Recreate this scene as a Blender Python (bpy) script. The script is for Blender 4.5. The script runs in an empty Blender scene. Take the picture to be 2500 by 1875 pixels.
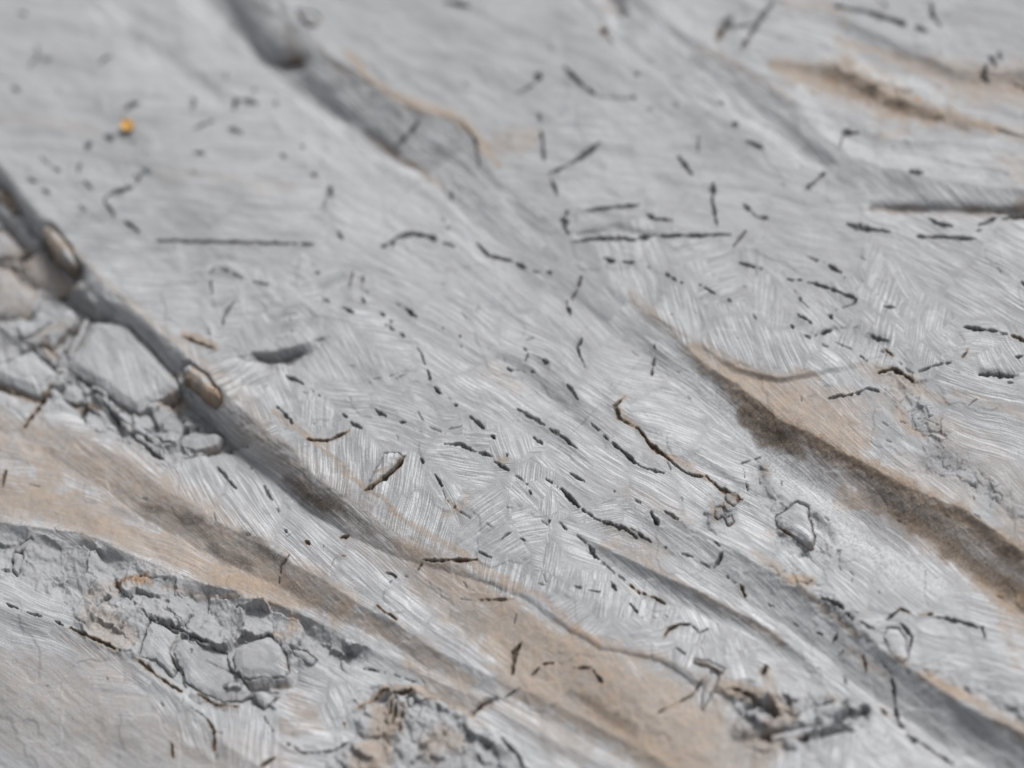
import bpy, math, random
import numpy as np

# ------------------------------------------------------------------ camera
PITCH, ROLL, LENS, DIST = 48.0, -10.0, 85.0, 2.36
scene = bpy.context.scene
cam_data = bpy.data.cameras.new('camera')
cam = bpy.data.objects.new('camera', cam_data)
scene.collection.objects.link(cam)
scene.camera = cam
from mathutils import Matrix, Vector
Rm = Matrix.Rotation(math.radians(90 - PITCH), 3, 'X') @ Matrix.Rotation(math.radians(ROLL), 3, 'Z')
Cpos = -(Rm @ Vector((0, 0, -1))) * DIST
cam.matrix_world = Matrix.Translation(Cpos) @ Rm.to_4x4()
cam_data.lens = LENS
cam_data.sensor_width = 36
cam_data.clip_start = 0.05
cam_data.clip_end = 200
cam_data.dof.use_dof = True
cam_data.dof.focus_distance = 2.265
cam_data.dof.aperture_fstop = 1.5
cam_data.dof.aperture_blades = 0

# ------------------------------------------------------------------ light: bright overcast day
SUN_EL, SUN_AZ = 46.0, 42.0          # azimuth clockwise from +Y (behind the rock, to the right)
world = bpy.data.worlds.new('World')
scene.world = world
world.use_nodes = True
wn = world.node_tree
wn.nodes.clear()
wo = wn.nodes.new('ShaderNodeOutputWorld')
bg = wn.nodes.new('ShaderNodeBackground')
sky = wn.nodes.new('ShaderNodeTexSky')
sky.sky_type = 'NISHITA'
sky.sun_disc = False
sky.sun_elevation = math.radians(SUN_EL)
sky.sun_rotation = math.radians(SUN_AZ)
sky.air_density = 1.0
sky.dust_density = 4.0
hs = wn.nodes.new('ShaderNodeHueSaturation')
hs.inputs['Saturation'].default_value = 0.12
wn.links.new(sky.outputs[0], hs.inputs['Color'])
wn.links.new(hs.outputs[0], bg.inputs['Color'])
wn.links.new(bg.outputs[0], wo.inputs['Surface'])
bg.inputs['Strength'].default_value = 0.07
sl = bpy.data.lights.new('sun', 'SUN')
sl.energy = 1.5
sl.angle = math.radians(16)
sl.color = (1.0, 0.985, 0.96)
so = bpy.data.objects.new('sun', sl)
scene.collection.objects.link(so)
az, el = math.radians(SUN_AZ), math.radians(SUN_EL)
sdir = Vector((math.sin(az) * math.cos(el), math.cos(az) * math.cos(el), math.sin(el)))
so.rotation_euler = sdir.to_track_quat('Z', 'Y').to_euler()
so.location = sdir * 5
scene.view_settings.view_transform = 'Standard'
scene.view_settings.look = 'None'
scene.view_settings.exposure = 0.84
scene.view_settings.gamma = 1.0

# ------------------------------------------------------------------ plane <-> photograph mapping
R = np.array([[Rm[i][j] for j in range(3)] for i in range(3)])
CP = np.array(Cpos)
FPX = LENS / 36.0 * 2500.0
MM = DIST / FPX                        # metres per photo pixel at the centre


def unproject(u, v):
    dx, dy = (u - 1250.0) / FPX, -(v - 937.5) / FPX
    d = [R[i, 0] * dx + R[i, 1] * dy - R[i, 2] for i in range(3)]
    t = -CP[2] / d[2]
    return CP[0] + t * d[0], CP[1] + t * d[1]


def project(x, y, z):
    q = [x - CP[0], y - CP[1], z - CP[2]]
    c = [R[0, k] * q[0] + R[1, k] * q[1] + R[2, k] * q[2] for k in range(3)]
    return 1250.0 + FPX * c[0] / -c[2], 937.5 - FPX * c[1] / -c[2]


# ------------------------------------------------------------------ noise toolbox
TAB = {}


def vn(x, y, seed=0):
    if seed not in TAB:
        TAB[seed] = np.random.RandomState(seed + 17).rand(256, 256).astype(np.float32)
    T = TAB[seed]
    xf, yf = np.floor(x), np.floor(y)
    xi, yi = xf.astype(np.int32) & 255, yf.astype(np.int32) & 255
    fx, fy = (x - xf).astype(np.float32), (y - yf).astype(np.float32)
    fx = fx * fx * (3 - 2 * fx)
    fy = fy * fy * (3 - 2 * fy)
    x1, y1 = (xi + 1) & 255, (yi + 1) & 255
    a = T[yi, xi] * (1 - fx) + T[yi, x1] * fx
    b = T[y1, xi] * (1 - fx) + T[y1, x1] * fx
    return (a * (1 - fy) + b * fy) * 2 - 1


def fbm(x, y, lam, octs=4, seed=0, gain=0.5):
    s, a, t = 0, 1.0, 0.0
    f = 1.0 / lam
    for o in range(octs):
        s = s + a * vn(x * f + 13.7 * o, y * f + 7.1 * o, seed + o)
        t += a
        a *= gain
        f *= 2.03
    return s / t


def sstep(a, b, x):
    t = np.clip((x - a) / (b - a), 0, 1)
    return t * t * (3 - 2 * t)


def rot(x, y, deg):
    c, s = math.cos(math.radians(deg)), math.sin(math.radians(deg))
    return x * c + y * s, -x * s + y * c          # along, across


def near_poly(U, V, pts, extra=None):
    """distance, side and interpolated extras of the nearest point of an open polyline"""
    best = np.full(U.shape, 1e18, np.float32)
    side = np.zeros(U.shape, np.float32)
    arc = np.zeros(U.shape, np.float32)
    ne = 0 if extra is None else len(extra[0])
    ex = [np.zeros(U.shape, np.float32) for _ in range(ne)]
    acc = 0.0
    for i in range(len(pts) - 1):
        x0, y0 = pts[i]
        x1, y1 = pts[i + 1]
        dx, dy = x1 - x0, y1 - y0
        L2 = dx * dx + dy * dy + 1e-9
        t = np.clip(((U - x0) * dx + (V - y0) * dy) / L2, 0, 1)
        qx, qy = U - (x0 + t * dx), V - (y0 + t * dy)
        d2 = qx * qx + qy * qy
        m = d2 < best
        best = np.where(m, d2, best)
        side = np.where(m, dx * (V - y0) - dy * (U - x0), side)
        arc = np.where(m, acc + t * math.sqrt(L2), arc)
        for k in range(ne):
            ex[k] = np.where(m, extra[i][k] * (1 - t) + extra[i + 1][k] * t, ex[k])
        acc += math.sqrt(L2)
    return np.sqrt(best), side, arc, acc, ex


def inside(U, V, pts):
    r = np.zeros(U.shape, bool)
    n = len(pts)
    for i in range(n):
        x0, y0 = pts[i]
        x1, y1 = pts[(i + 1) % n]
        if y0 == y1:
            continue
        c = ((y0 > V) != (y1 > V)) & (U < (x1 - x0) * (V - y0) / (y1 - y0) + x0)
        r ^= c
    return r


def P(s):
    a = [float(q) for q in s.replace(',', ' ').split()]
    return [(a[i], a[i + 1]) for i in range(0, len(a), 2)]


# ------------------------------------------------------------------ the rock: traced crest lines
# x, y, drop, wall width, recovery length  (the wall falls towards the lower left of each line)
CREST = {
    'chip_edge': [(598, 868, 4, 14, 10), (640, 860, 18, 30, 16), (700, 848, 30, 44, 20), (757, 834, 8, 26, 12)],
    'far_step': [(1890, 150, 3, 20, 60), (2040, 160, 16, 34, 80), (2130, 208, 18, 34, 80), (2230, 252, 16, 34, 80), (2420, 310, 8, 30, 80)],
    'far_step_upper': [(1930, 10, 3, 20, 60), (2050, 40, 10, 30, 80), (2200, 110, 12, 34, 80), (2330, 170, 14, 34, 80), (2600, 180, 14, 34, 80)],
    'far_notch': [(2110, 508, 2, 10, 30), (2200, 500, 9, 20, 60), (2560, 508, 12, 24, 60)],
    'scrape': [(1180, 820, 0, 40, 80), (1280, 880, 9, 50, 120), (1400, 970, 11, 50, 120), (1510, 1070, 0, 30, 80)],
    'scrape_lower': [(1230, 980, 0, 30, 60), (1300, 1020, 8, 34, 90), (1410, 1095, 6, 30, 90), (1480, 1160, 0, 30, 60)],
    'upper_trough': [(250, 30, 0, 60, 120), (400, 110, 15, 50, 120), (540, 215, 6, 30, 70)],
    'top_trough': [(60, -140, 12, 70, 160), (250, -20, 14, 70, 150), (480, 90, 5, 70, 100)],
    'block_side': [(330, -160, 14, 70, 110), (520, -30, 18, 80, 100), (640, 80, 20, 80, 90), (720, 160, 10, 60, 80), (800, 240, 4, 40, 60)],
    'stain_step': [(1690, 830, 2, 20, 50), (1800, 898, 8, 16, 80), (1900, 925, 9, 14, 80), (2000, 905, 7, 14, 80), (2110, 880, 2, 14, 60)],
    'scoop': [(868, 1735, 3, 14, 20), (900, 1712, 12, 20, 34), (940, 1688, 16, 22, 44), (1010, 1684, 14, 24, 44), (1060, 1716, 3, 16, 30)],
    'block_step': [(360, 1490, 3, 20, 40), (440, 1530, 10, 18, 60), (520, 1600, 12, 18, 60), (600, 1660, 18, 24, 50), (700, 1655, 22, 26, 40), (716, 1610, 6, 14, 30)],
    'slab_front': [(130, 950, 5, 10, 30), (220, 958, 16, 18, 60), (330, 1050, 20, 24, 60), (420, 1095, 14, 18, 40), (470, 1060, 4, 16, 30)],
    'left_groove': [(-1500, -1400, 60, 90, 400), (-300, 60, 62, 90, 380), (0, 408, 66, 84, 360), (60, 480, 66, 82, 340), (140, 570, 66, 82, 330),
                    (250, 688, 66, 84, 320), (350, 772, 64, 84, 300), (440, 852, 62, 84, 300), (540, 950, 60, 84, 300), (620, 1026, 56, 84, 260),
                    (700, 1096, 48, 80, 240), (790, 1180, 38, 76, 230), (900, 1248, 22, 76, 200), (1000, 1322, 10, 50, 180), (1100, 1376, 6, 24, 160),
                    (1190, 1408, 5, 16, 140), (1290, 1450, 5, 14, 140), (1400, 1530, 6, 16, 150), (1470, 1572, 6, 16, 150), (1620, 1602, 6, 16, 130),
                    (1700, 1650, 8, 20, 120), (1800, 1692, 10, 24, 120), (1900, 1700, 4, 30, 100), (2000, 1720, 0, 30, 90)],
    'middle_groove': [(200, -600, 50, 80, 260), (560, -120, 50, 70, 220), (700, 10, 56, 80, 200), (745, 70, 60, 100, 200), (800, 130, 62, 104, 200), (880, 178, 62, 108, 200),
                      (960, 236, 62, 112, 200), (1030, 268, 60, 116, 200), (1110, 290, 58, 120, 200), (1165, 338, 54, 112, 200), (1195, 400, 40, 104, 200),
                      (1250, 460, 26, 100, 200), (1320, 520, 15, 94, 190), (1400, 590, 7, 90, 180), (1480, 672, 6, 80, 160), (1560, 742, 12, 80, 160),
                      (1640, 802, 20, 80, 180), (1690, 862, 28, 80, 200), (1760, 912, 36, 84, 220), (1820, 952, 40, 90, 240), (1900, 1022, 42, 96, 240),
                      (2000, 1072, 42, 110, 240), (2100, 1122, 38, 120, 240), (2230, 1200, 40, 120, 240), (2340, 1236, 40, 120, 240), (2400, 1275, 42, 120, 230),
                      (2500, 1345, 44, 120, 230), (3500, 2150, 50, 96, 240)],
    'far_groove': [(1150, -500, 18, 120, 300), (1550, -20, 22, 120, 300), (1650, 62, 26, 120, 260), (1740, 130, 26, 120, 240), (1850, 182, 24, 110, 240), (1940, 250, 20, 90, 200),
                   (2000, 330, 16, 90, 190), (2110, 395, 14, 70, 170), (2300, 440, 15, 60, 150), (2500, 465, 17, 60, 150), (3500, 560, 18, 60, 150)],
    'lower_groove': [(1520, 1190, 0, 60, 160), (1600, 1240, 12, 70, 180), (1700, 1296, 24, 80, 180), (1800, 1346, 36, 92, 180), (1900, 1404, 44, 100, 190),
                     (1990, 1450, 52, 106, 190), (2080, 1512, 56, 110, 190), (2160, 1592, 58, 112, 190), (2240, 1644, 62, 112, 190), (2320, 1700, 66, 112, 190),
                     (2400, 1742, 68, 112, 190), (2500, 1792, 70, 112, 200), (3500, 2500, 70, 112, 200)],
    'narrow_flute': [(1390, 1290, 0, 26, 60), (1470, 1334, 12, 32, 70), (1560, 1376, 16, 38, 80), (1700, 1442, 20, 42, 90), (1800, 1492, 22, 44, 90),
                     (1870, 1532, 20, 40, 80), (1960, 1602, 14, 34, 70), (2060, 1690, 4, 30, 60), (2100, 1720, 0, 30, 60)],
    'brown_flute': [(-1500, 300, 16, 80, 220), (-200, 930, 16, 80, 220), (0, 985, 14, 70, 220), (90, 1010, 16, 70, 220), (150, 1030, 20, 80, 220), (270, 1102, 24, 90, 220), (400, 1190, 26, 90, 220),
                    (560, 1290, 26, 80, 220), (700, 1362, 24, 74, 200), (780, 1410, 22, 66, 200), (870, 1470, 20, 60, 180), (960, 1514, 18, 50, 180),
                    (1060, 1584, 14, 50, 160), (1200, 1650, 10, 44, 140), (1400, 1740, 10, 44, 140), (1600, 1850, 10, 44, 140), (2200, 2250, 10, 44, 140)],
    'pale_ridge': [(-1500, 900, 14, 50, 260), (-100, 1262, 16, 50, 260), (60, 1284, 18, 46, 260), (200, 1300, 18, 44, 260), (350, 1366, 18, 44, 260), (500, 1424, 18, 44, 260),
                   (640, 1462, 16, 40, 220), (760, 1510, 14, 40, 200), (880, 1570, 12, 40, 190), (1000, 1632, 12, 40, 190), (1150, 1700, 10, 40, 190),
                   (1300, 1780, 10, 40, 190), (1500, 1880, 10, 40, 190), (2200, 2350, 10, 40, 190)],
    'tan_slope': [(-800, 1350, 8, 40, 500), (0, 1480, 9, 40, 500), (170, 1535, 11, 40, 500), (300, 1606, 11, 36, 500), (450, 1712, 10, 36, 500), (520, 1790, 8, 36, 500), (640, 1880, 6, 40, 500),
                  (1000, 2300, 6, 40, 400)],
}
# soft hollows: depth, then x,y,half width...
HOLLOW = [
    (9, [(340, 110, 30), (430, 165, 28), (530, 240, 18)]), (8, [(150, -40, 40), (300, 30, 34), (420, 90, 26)]),
    (10, [(455, -20, 40), (600, 85, 26), (690, 165, 20)]),
    (10, [(560, 90, 24), (700, 180, 30), (830, 280, 22), (960, 380, 16)]),
    (9, [(1415, 578, 8), (1500, 566, 15), (1590, 576, 9)]), (7, [(2050, 318, 30), (2140, 360, 30), (2260, 372, 22)]),
    (12, [(2130, 510, 13), (2300, 514, 16), (2560, 520, 18)]), (7, [(1800, 230, 30), (1900, 320, 30), (2010, 410, 18)]),
    (-9, [(1390, 10, 90), (1540, 150, 60), (1700, 260, 50), (1850, 360, 40)]),
    (-24, [(600, -40, 60), (655, 60, 48)]), (26, [(690, 150, 18), (735, 156, 14)]),
    (7, [(1230, 880, 22), (1350, 980, 26), (1470, 1090, 20)]), (5, [(1350, 720, 20), (1470, 800, 30), (1600, 900, 30)]),
    (12, [(618, 866, 6), (675, 884, 16), (735, 862, 9)]), (13, [(1985, 1270, 12), (2010, 1320, 26), (1970, 1350, 18)]),
    (14, [(280, 770, 16), (330, 810, 22), (430, 900, 18)]), (18, [(262, 768, 14), (270, 764, 12)]),
    (12, [(940, 1720, 12), (955, 1760, 36), (930, 1800, 26)]), (14, [(1155, 1745, 8), (1185, 1722, 13), (1205, 1712, 6)]),
    (34, [(2020, 1800, 12), (2092, 1772, 22), (2108, 1742, 12)]), (26, [(1870, 1800, 12), (1990, 1806, 12), (2060, 1790, 10)]), (-12, [(1800, 1790, 16), (1900, 1776, 12), (2040, 1738, 12)]), (16, [(1840, 1750, 12), (1900, 1725, 14)]),
    (10, [(440, 985, 20), (470, 1020, 30), (590, 1080, 16)]), (12, [(470, 1112, 10), (540, 1104, 16), (600, 1085, 8)]),
    (40, [(-40, 400, 16), (10, 468, 16), (60, 540, 16), (120, 600, 13), (150, 640, 10)]), (34, [(165, 640, 12), (192, 668, 14), (198, 690, 8)]),
    (9, [(120, 1425, 16), (150, 1440, 20), (160, 1450, 8)]), (10, [(690, 140, 18), (715, 152, 22), (738, 150, 12)]),
    (26, [(1478, -20, 22), (1502, 10, 26), (1516, 34, 14)]), (16, [(1752, 98, 10), (1764, 74, 17), (1772, 58, 10)]),
    (9, [(1712, 1725, 5), (1735, 1690, 9), (1750, 1650, 9)]), (-8, [(1500, 985, 20), (1700, 1100, 20), (1850, 1190, 16)]),
    (8, [(2391, 917, 9), (2471, 922, 11)]), (7, [(1985, 822, 8), (2036, 806, 9)]), (10, [(1830, 1700, 22), (1850, 1716, 16)]),
    (10, [(1855, 1655, 12), (1868, 1640, 8)]), (11, [(330, 440, 9), (352, 424, 10)]), (7, [(1850, 1150, 9), (1875, 1215, 11)]),
]
# rough, broken ground (soft polygons): amplitude, facet size, polygon
ROUGH = [
    (12, 84, P('-60,1300 60,1300 210,1330 380,1395 560,1450 700,1490 800,1540 900,1600 860,1650 780,1600 700,1640 700,1720 600,1735 480,1710 400,1650 320,1610 220,1560 150,1470 60,1420 -60,1410')),
    (13, 60, P('-60,560 80,590 190,700 260,760 330,800 440,930 540,1050 600,1085 520,1110 400,1130 300,1080 180,1010 60,960 -60,940')),
    (7, 30, P('1730,1200 1770,1190 1812,1215 1800,1260 1760,1300 1722,1290 1715,1240')),
    (14, 44, P('860,1700 930,1670 1020,1680 1120,1740 1220,1790 1290,1880 1200,1960 850,1960 790,1880 870,1800')),
    (22, 52, P('1840,1700 1900,1690 2000,1700 2080,1720 2115,1760 2080,1800 1960,1830 1850,1830 1790,1790 1800,1740')),
    (9, 36, P('1760,1660 1830,1660 1900,1690 1860,1740 1800,1760 1770,1720')),
    (8, 26, P('1840,1130 1870,1140 1890,1200 1940,1240 1900,1290 1870,1250 1840,1190')),
    (8, 28, P('1900,1290 1940,1310 2000,1340 2040,1320 2050,1380 1990,1370 1930,1350 1890,1330')),
    (7, 26, P('1990,1440 2060,1470 2150,1540 2170,1590 2110,1560 2040,1520 1990,1480')),
    (7, 30, P('2140,890 2200,895 2250,930 2260,980 2330,1050 2300,1100 2230,1050 2170,960')),
    (6, 34, P('2040,150 2120,180 2230,220 2330,270 2300,300 2180,270 2080,240')),
    (6, 30, P('2220,1150 2350,1180 2480,1290 2560,1400 2560,1280 2400,1150 2280,1080')),
    (9, 26, P('2220,1620 2300,1660 2390,1700 2480,1760 2600,1820 2600,1760 2480,1710 2380,1670 2290,1630')),
    (6, 34, P('1860,1370 1900,1370 1990,1410 2010,1440 1960,1440 1890,1410')),
]

# cracks: width, x,y ...   (a leading b marks rust-brown fill, at places a painted stone shadow, s a soft weathered one)
CR = '''
8 42 30 63 36;6 70 169 89 143 91 110;7 95 150 127 146;7 240 158 270 137;8 30 213 46 221;13 302 268 325 255 337 253;3 299 270 297 303
11 203 371 228 338;8 192 422 196 392;4 203 441 224 466;9 257 333 280 342;6 308 344 333 350;5 95 382 120 402;5 128 408 147 422;6 70 437 88 445;5 103 460 131 479
12 253 491 281 532;8 253 491 270 477 321 456 345 430;8 306 542 340 567;7 192 504 207 517;5 371 588 540 591 700 595 775 598;8 460 276 475 249 468 240
7 472 318 494 304 523 295;17 565 274 574 249 591 243;10 591 243 629 255;13 557 314 586 323;10 546 183 551 190;10 614 219 622 222;9 670 250 673 258
5 468 375 510 373;6 466 421 478 423;7 688 380 696 386;6 510 671 527 654;6 536 656 591 679;7 616 690 652 694
11 792 500 807 466 815 500;7 821 561 836 584;16 935 602 967 584;9 967 582 1005 572 1047 580;13 1047 580 1089 597;5 1089 597 1112 605;6 1130 614 1142 620
7 1074 523 1094 561;6 1165 595 1190 624 1245 637 1300 662;8 963 358 997 329 1026 291;5 1123 291 1160 345 1168 410;5 1101 464 1100 498
b22 682 150 705 148 735 146;9 1085 4 1144 17;7 743 310 749 314;7 733 356 740 360;8 686 380 694 386;9 760 426 768 432
b14 1470 72 1478 86;13 1485 92 1498 115;14 1340 112 1347 118;12 1303 202 1322 175;5 1263 228 1303 207;12 1377 165 1403 194 1425 212;7 1425 212 1457 236;3 1457 236 1546 245
12 1542 236 1550 240;s11 1550 181 1560 184;s10 1647 250 1651 260;s8 1582 268 1600 262;s7 1316 278 1318 300;11 1320 320 1328 388;14 1339 424 1380 407;10 1380 407 1419 384 1466 350
8 1345 439 1360 477;14 1384 517 1373 548 1386 570;7 1402 591 1474 583 1558 584;12 1558 582 1592 578;5 1592 578 1782 574;s8 1428 515 1500 506 1558 500;s8 1571 523 1600 535 1639 540
12 1656 384 1689 426;s5 1706 312 1702 371;14 1740 450 1738 489;7 1740 494 1749 553;9 1814 498 1835 520;5 1835 520 1850 531 1880 534;7 1791 603 1820 565
s13 1790 302 1800 306;s9 1758 250 1764 256;s13 1824 346 1862 363;b14 1750 100 1762 78 1770 60;10 1808 127 1850 55 1900 -10;s7 1770 68 1833 63
8 1470 633 1502 641;7 1516 639 1548 643;5 1576 654 1583 655;8 1624 667 1634 672;10 1640 678 1650 684;9 1657 690 1670 693;7 1799 641 1858 656
10 1419 676 1407 714;5 1407 714 1395 730;10 1382 737 1384 750 1394 769;5 1300 662 1318 666;6 1332 666 1347 668
13 2408 135 2437 165;5 2437 122 2443 148;10 2408 160 2399 186 2412 203;9 2273 8 2273 34 2296 63;12 2049 359 2062 325 2095 325;20 1969 460 1988 445;8 1990 443 2015 420
s9 2019 13 2095 25 2180 50 2273 80;7 2142 0 2171 25;8 2268 534 2290 548 2323 553;s12 2070 549 2120 560 2171 568;5 2222 578 2300 580 2386 584;s10 2391 548 2433 536 2520 528;5 2388 563 2394 563
s11 2222 418 2250 422;b9 2480 208 2500 218 2530 226;13 2025 648 2053 667;3 1956 620 2019 645;6 2058 679 2066 679;9 1922 682 1960 686;11 1960 688 1998 695 2053 714 2091 731;10 2091 731 2083 743
6 0 807 38 836;8 38 836 80 849 93 862;b9 156 921 101 988 59 1043;b5 -10 944 25 959 68 975;7 156 921 203 933 253 975 304 1005;7 219 950 270 1005 320 1060;8 320 1060 371 1110 400 1126
4 254 1045 320 1070 380 1112;6 359 1051 397 1077 430 1089;3 186 1039 261 1060 329 1089;4 443 1123 506 1115 548 1102 612 1089;4 437 1161 443 1132;9 532 1144 555 1170 578 1195;6 595 1119 618 1153;6 641 1182 664 1222;5 672 1235 682 1250
7 513 689 517 727;4 517 727 521 756;7 540 807 548 769 574 739;4 412 783 420 774;b6 447 822 480 836 527 853;b8 14 1150 5 1190;3 523 1254 526 1275;6 692 1290 700 1300
9 769 718 803 737;9 836 752 862 762;10 879 722 891 741;6 853 697 862 663;6 887 697 883 672;4 959 735 988 752;11 988 752 1016 775;5 724 650 731 652;7 771 666 780 668;4 826 698 838 702;5 891 710 900 714
8 929 763 938 770;5 952 784 957 788;7 933 790 963 805;6 975 815 986 822;5 1018 845 1030 870 1043 904;9 1043 904 1052 931;10 1060 946 1073 959;3 1073 959 1119 992;8 1110 988 1117 994;8 1140 1013 1165 1030 1191 1056
11 1200 1062 1208 1070;5 1220 1080 1225 1086;7 1235 1108 1239 1112;7 836 1011 851 1024;7 855 1030 883 1047;9 916 1001 942 1018;7 975 1030 988 1032;9 754 948 781 967;9 676 992 700 1020 722 1043;9 693 916 739 937;5 765 1037 775 1026
b7 752 1075 802 1077 853 1051;4 1018 992 1026 1022 1055 1045 1089 1060;4 1089 1060 1098 1047 1125 1041;8 1085 1085 1127 1085 1157 1102;10 1157 1102 1203 1115;7 1207 1127 1241 1148;11 1027 1122 1034 1130;6 1017 1081 1028 1080;3 967 1060 971 1077
9 1062 1159 1079 1186;3 1077 1186 1089 1220;b5 1089 1220 1123 1250;3 1123 1250 1159 1271;4 1186 1279 1205 1290;b10 988 1113 963 1148 930 1174 891 1197;3 705 769 712 819 724 840;2 659 830 697 830;8 1229 900 1250 906;3 1250 906 1284 908
5 1275 849 1292 862 1281 887;6 1120 817 1123 823;7 1123 843 1127 849;4 1073 800 1082 804;5 1258 1161 1283 1178;9 1283 1178 1296 1207;4 1306 1216 1316 1226;3 1190 870 1193 850;3 1165 750 1160 770;4 600 866 640 884
8 1419 828 1409 849 1417 870;3 1417 870 1428 900;8 1597 874 1588 929;8 1595 843 1599 852;7 1318 874 1346 891;5 1297 908 1307 910;s10 1381 938 1411 976;s9 1356 959 1369 967;3 1354 911 1358 913
b8 1527 969 1502 992 1512 1022 1559 1047;b8 1559 1047 1592 1090 1635 1123;9 1635 1123 1677 1157 1723 1165;b8 1723 1165 1765 1199 1812 1220;s9 1263 1001 1305 1022 1343 1047;s11 1343 1047 1380 1072 1407 1094;5 1436 1028 1495 1081;10 1495 1081 1538 1119 1571 1144;7 1571 1144 1622 1153
8 1301 1068 1324 1085;8 1394 1157 1434 1180;5 1327 1165 1369 1195;12 1369 1195 1411 1237;7 1411 1237 1462 1271;13 1462 1271 1500 1284 1533 1296;6 1540 1290 1590 1324;6 1533 1296 1556 1316;11 1588 1250 1613 1292;7 1622 1250 1664 1271;3 1660 1208 1668 1229;5 1495 1199 1503 1201;4 1545 1217 1565 1228
5 1367 1275 1386 1294;6 1338 1266 1341 1272;3 1340 1272 1332 1290;5 1812 1132 1854 1117;4 1812 1132 1818 1170 1833 1220;6 1634 777 1645 762;6 1833 765 1846 781;5 1702 691 1719 701;8 1719 701 1745 718;4 1745 718 1782 737;7 1778 730 1786 740
4 1939 710 1945 718;7 1945 718 1956 735;3 1956 735 1981 762;3 2024 762 2083 743;9 2024 770 2032 778;14 1947 768 1981 789;9 1931 796 1936 802;7 1966 821 1977 828;9 1990 822 2030 806;3 2036 800 2104 800;s11 2117 817 2140 828 2167 834;4 2005 838 2032 857;4 2036 836 2091 857;6 2100 870 2129 895
b8 2163 857 2180 870;4 2180 870 2226 914;5 2226 914 2277 895 2336 883;b5 2349 874 2363 855;b9 2146 908 2180 902 2222 925;b8 2208 918 2228 932;8 2019 975 2050 968 2079 965;6 2079 965 2121 948 2150 957;5 2159 750 2184 752;11 2338 794 2370 802 2433 809;6 2433 809 2471 819;b9 2471 819 2500 836
s12 2391 916 2471 921;4 2363 992 2387 971;7 2475 874 2500 870;9 2494 690 2504 704;7 2460 935 2475 937
7 17 1475 46 1487;6 68 1498 101 1508;8 135 1519 154 1529;b9 173 1534 203 1551 236 1563 295 1593;5 363 1504 405 1525;7 405 1525 447 1546 506 1576;6 506 1616 540 1635 574 1648 603 1669;5 409 1593 443 1643 451 1677 485 1698;b5 485 1698 527 1724 582 1726
4 456 1719 506 1757;b9 506 1757 521 1778 523 1833;4 523 1833 536 1867;b8 418 1816 424 1850;b9 637 1871 671 1850;4 388 1711 401 1728;b6 333 1610 397 1660 443 1690;4 397 1487 439 1513 464 1546;2 536 1580 565 1580;4 629 1724 675 1804
5 705 1356 686 1382 680 1437;b15 746 1323 754 1329;b12 834 1313 850 1311;6 788 1334 792 1336;b7 834 1357 843 1360;3 697 1314 720 1297;3 807 1382 819 1356;7 944 1396 967 1407 950 1424;4 984 1407 996 1408;b9 1035 1367 1094 1369 1165 1367;9 1170 1348 1199 1363
5 1222 1320 1233 1308 1245 1301;3 1245 1301 1262 1308;6 1272 1316 1286 1323;b8 920 1479 967 1512;b5 1170 1466 1254 1462;3 1077 1458 1170 1470;b12 1275 1567 1256 1593 1252 1643;4 870 1601 887 1631 959 1648 1014 1664;b7 878 1728 933 1690 1014 1690
b7 959 1711 950 1761;b7 971 1719 961 1770;b7 988 1723 975 1787;b7 1153 1749 1178 1720 1200 1715;6 1224 1707 1267 1681;5 693 1812 739 1838 781 1838;6 781 1838 815 1834 853 1812;4 832 1735 838 1722;b7 840 1766 842 1774;9 1225 1804 1262 1846 1283 1885
5 1403 1302 1436 1331;13 1436 1331 1453 1361;5 1453 1361 1491 1390 1525 1416;b7 1538 1428 1563 1449;b12 1570 1450 1600 1462 1622 1475;11 1744 1386 1753 1373 1763 1348;5 1744 1323 1761 1337;6 1660 1352 1690 1361;5 1702 1369 1732 1386;4 1610 1330 1640 1345;5 1774 1409 1803 1428;b13 1808 1430 1818 1456
b14 1622 1555 1632 1536 1660 1524;9 1660 1524 1690 1524;5 1690 1530 1706 1546 1727 1534;5 1390 1424 1424 1441;8 1424 1441 1462 1445;7 1491 1420 1504 1441;6 1538 1475 1567 1508;6 1616 1496 1630 1508;b6 1400 1631 1445 1629;b7 1449 1637 1474 1673;b6 1301 1648 1315 1632;b6 1327 1622 1352 1620
b5 1588 1753 1622 1732 1689 1698 1723 1652;b6 1694 1610 1765 1643;5 1647 1580 1677 1601;b13 1790 1680 1838 1706;4 1571 1812 1559 1867;8 1986 1546 2007 1551;6 2034 1572 2045 1546;4 2045 1605 2066 1584;b7 2106 1605 2116 1639;3 2117 1640 2130 1636;4 2058 1650 2066 1672
5 2150 1614 2175 1643;9 2175 1643 2182 1681 2184 1723;17 2184 1723 2192 1761 2205 1785;11 2213 1795 2264 1829;10 2264 1829 2327 1867;4 2222 1614 2213 1664 2197 1669;9 2167 1512 2197 1487;b8 2197 1487 2222 1496;8 2197 1521 2226 1555 2218 1601
b12 2249 1503 2275 1500;9 2285 1508 2340 1517 2399 1534;8 2399 1534 2408 1567;3 2256 1394 2256 1449 2268 1491;10 2007 1458 2053 1479 2078 1508;6 2078 1508 2133 1534;b6 2150 1732 2167 1749;b12 1862 1646 1872 1628;5 2065 1386 2078 1396;4 1931 1520 1952 1532;5 1868 1472 1888 1482
3 2370 1250 2400 1270;b7 1905 1290 1935 1310;3 1120 200 1150 210;5 1020 1392 1035 1370;4 2076 1430 2082 1410;3 2140 1440 2148 1452;3 250 1650 270 1664;4 60 1180 110 1190
3 2220 1010 2240 1050;4 1630 1130 1640 1150;3 900 930 1000 905;4 966 925 990 915;4 1300 1420 1340 1432;3 1260 1500 1250 1540
'''
CRACKS = []
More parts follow.
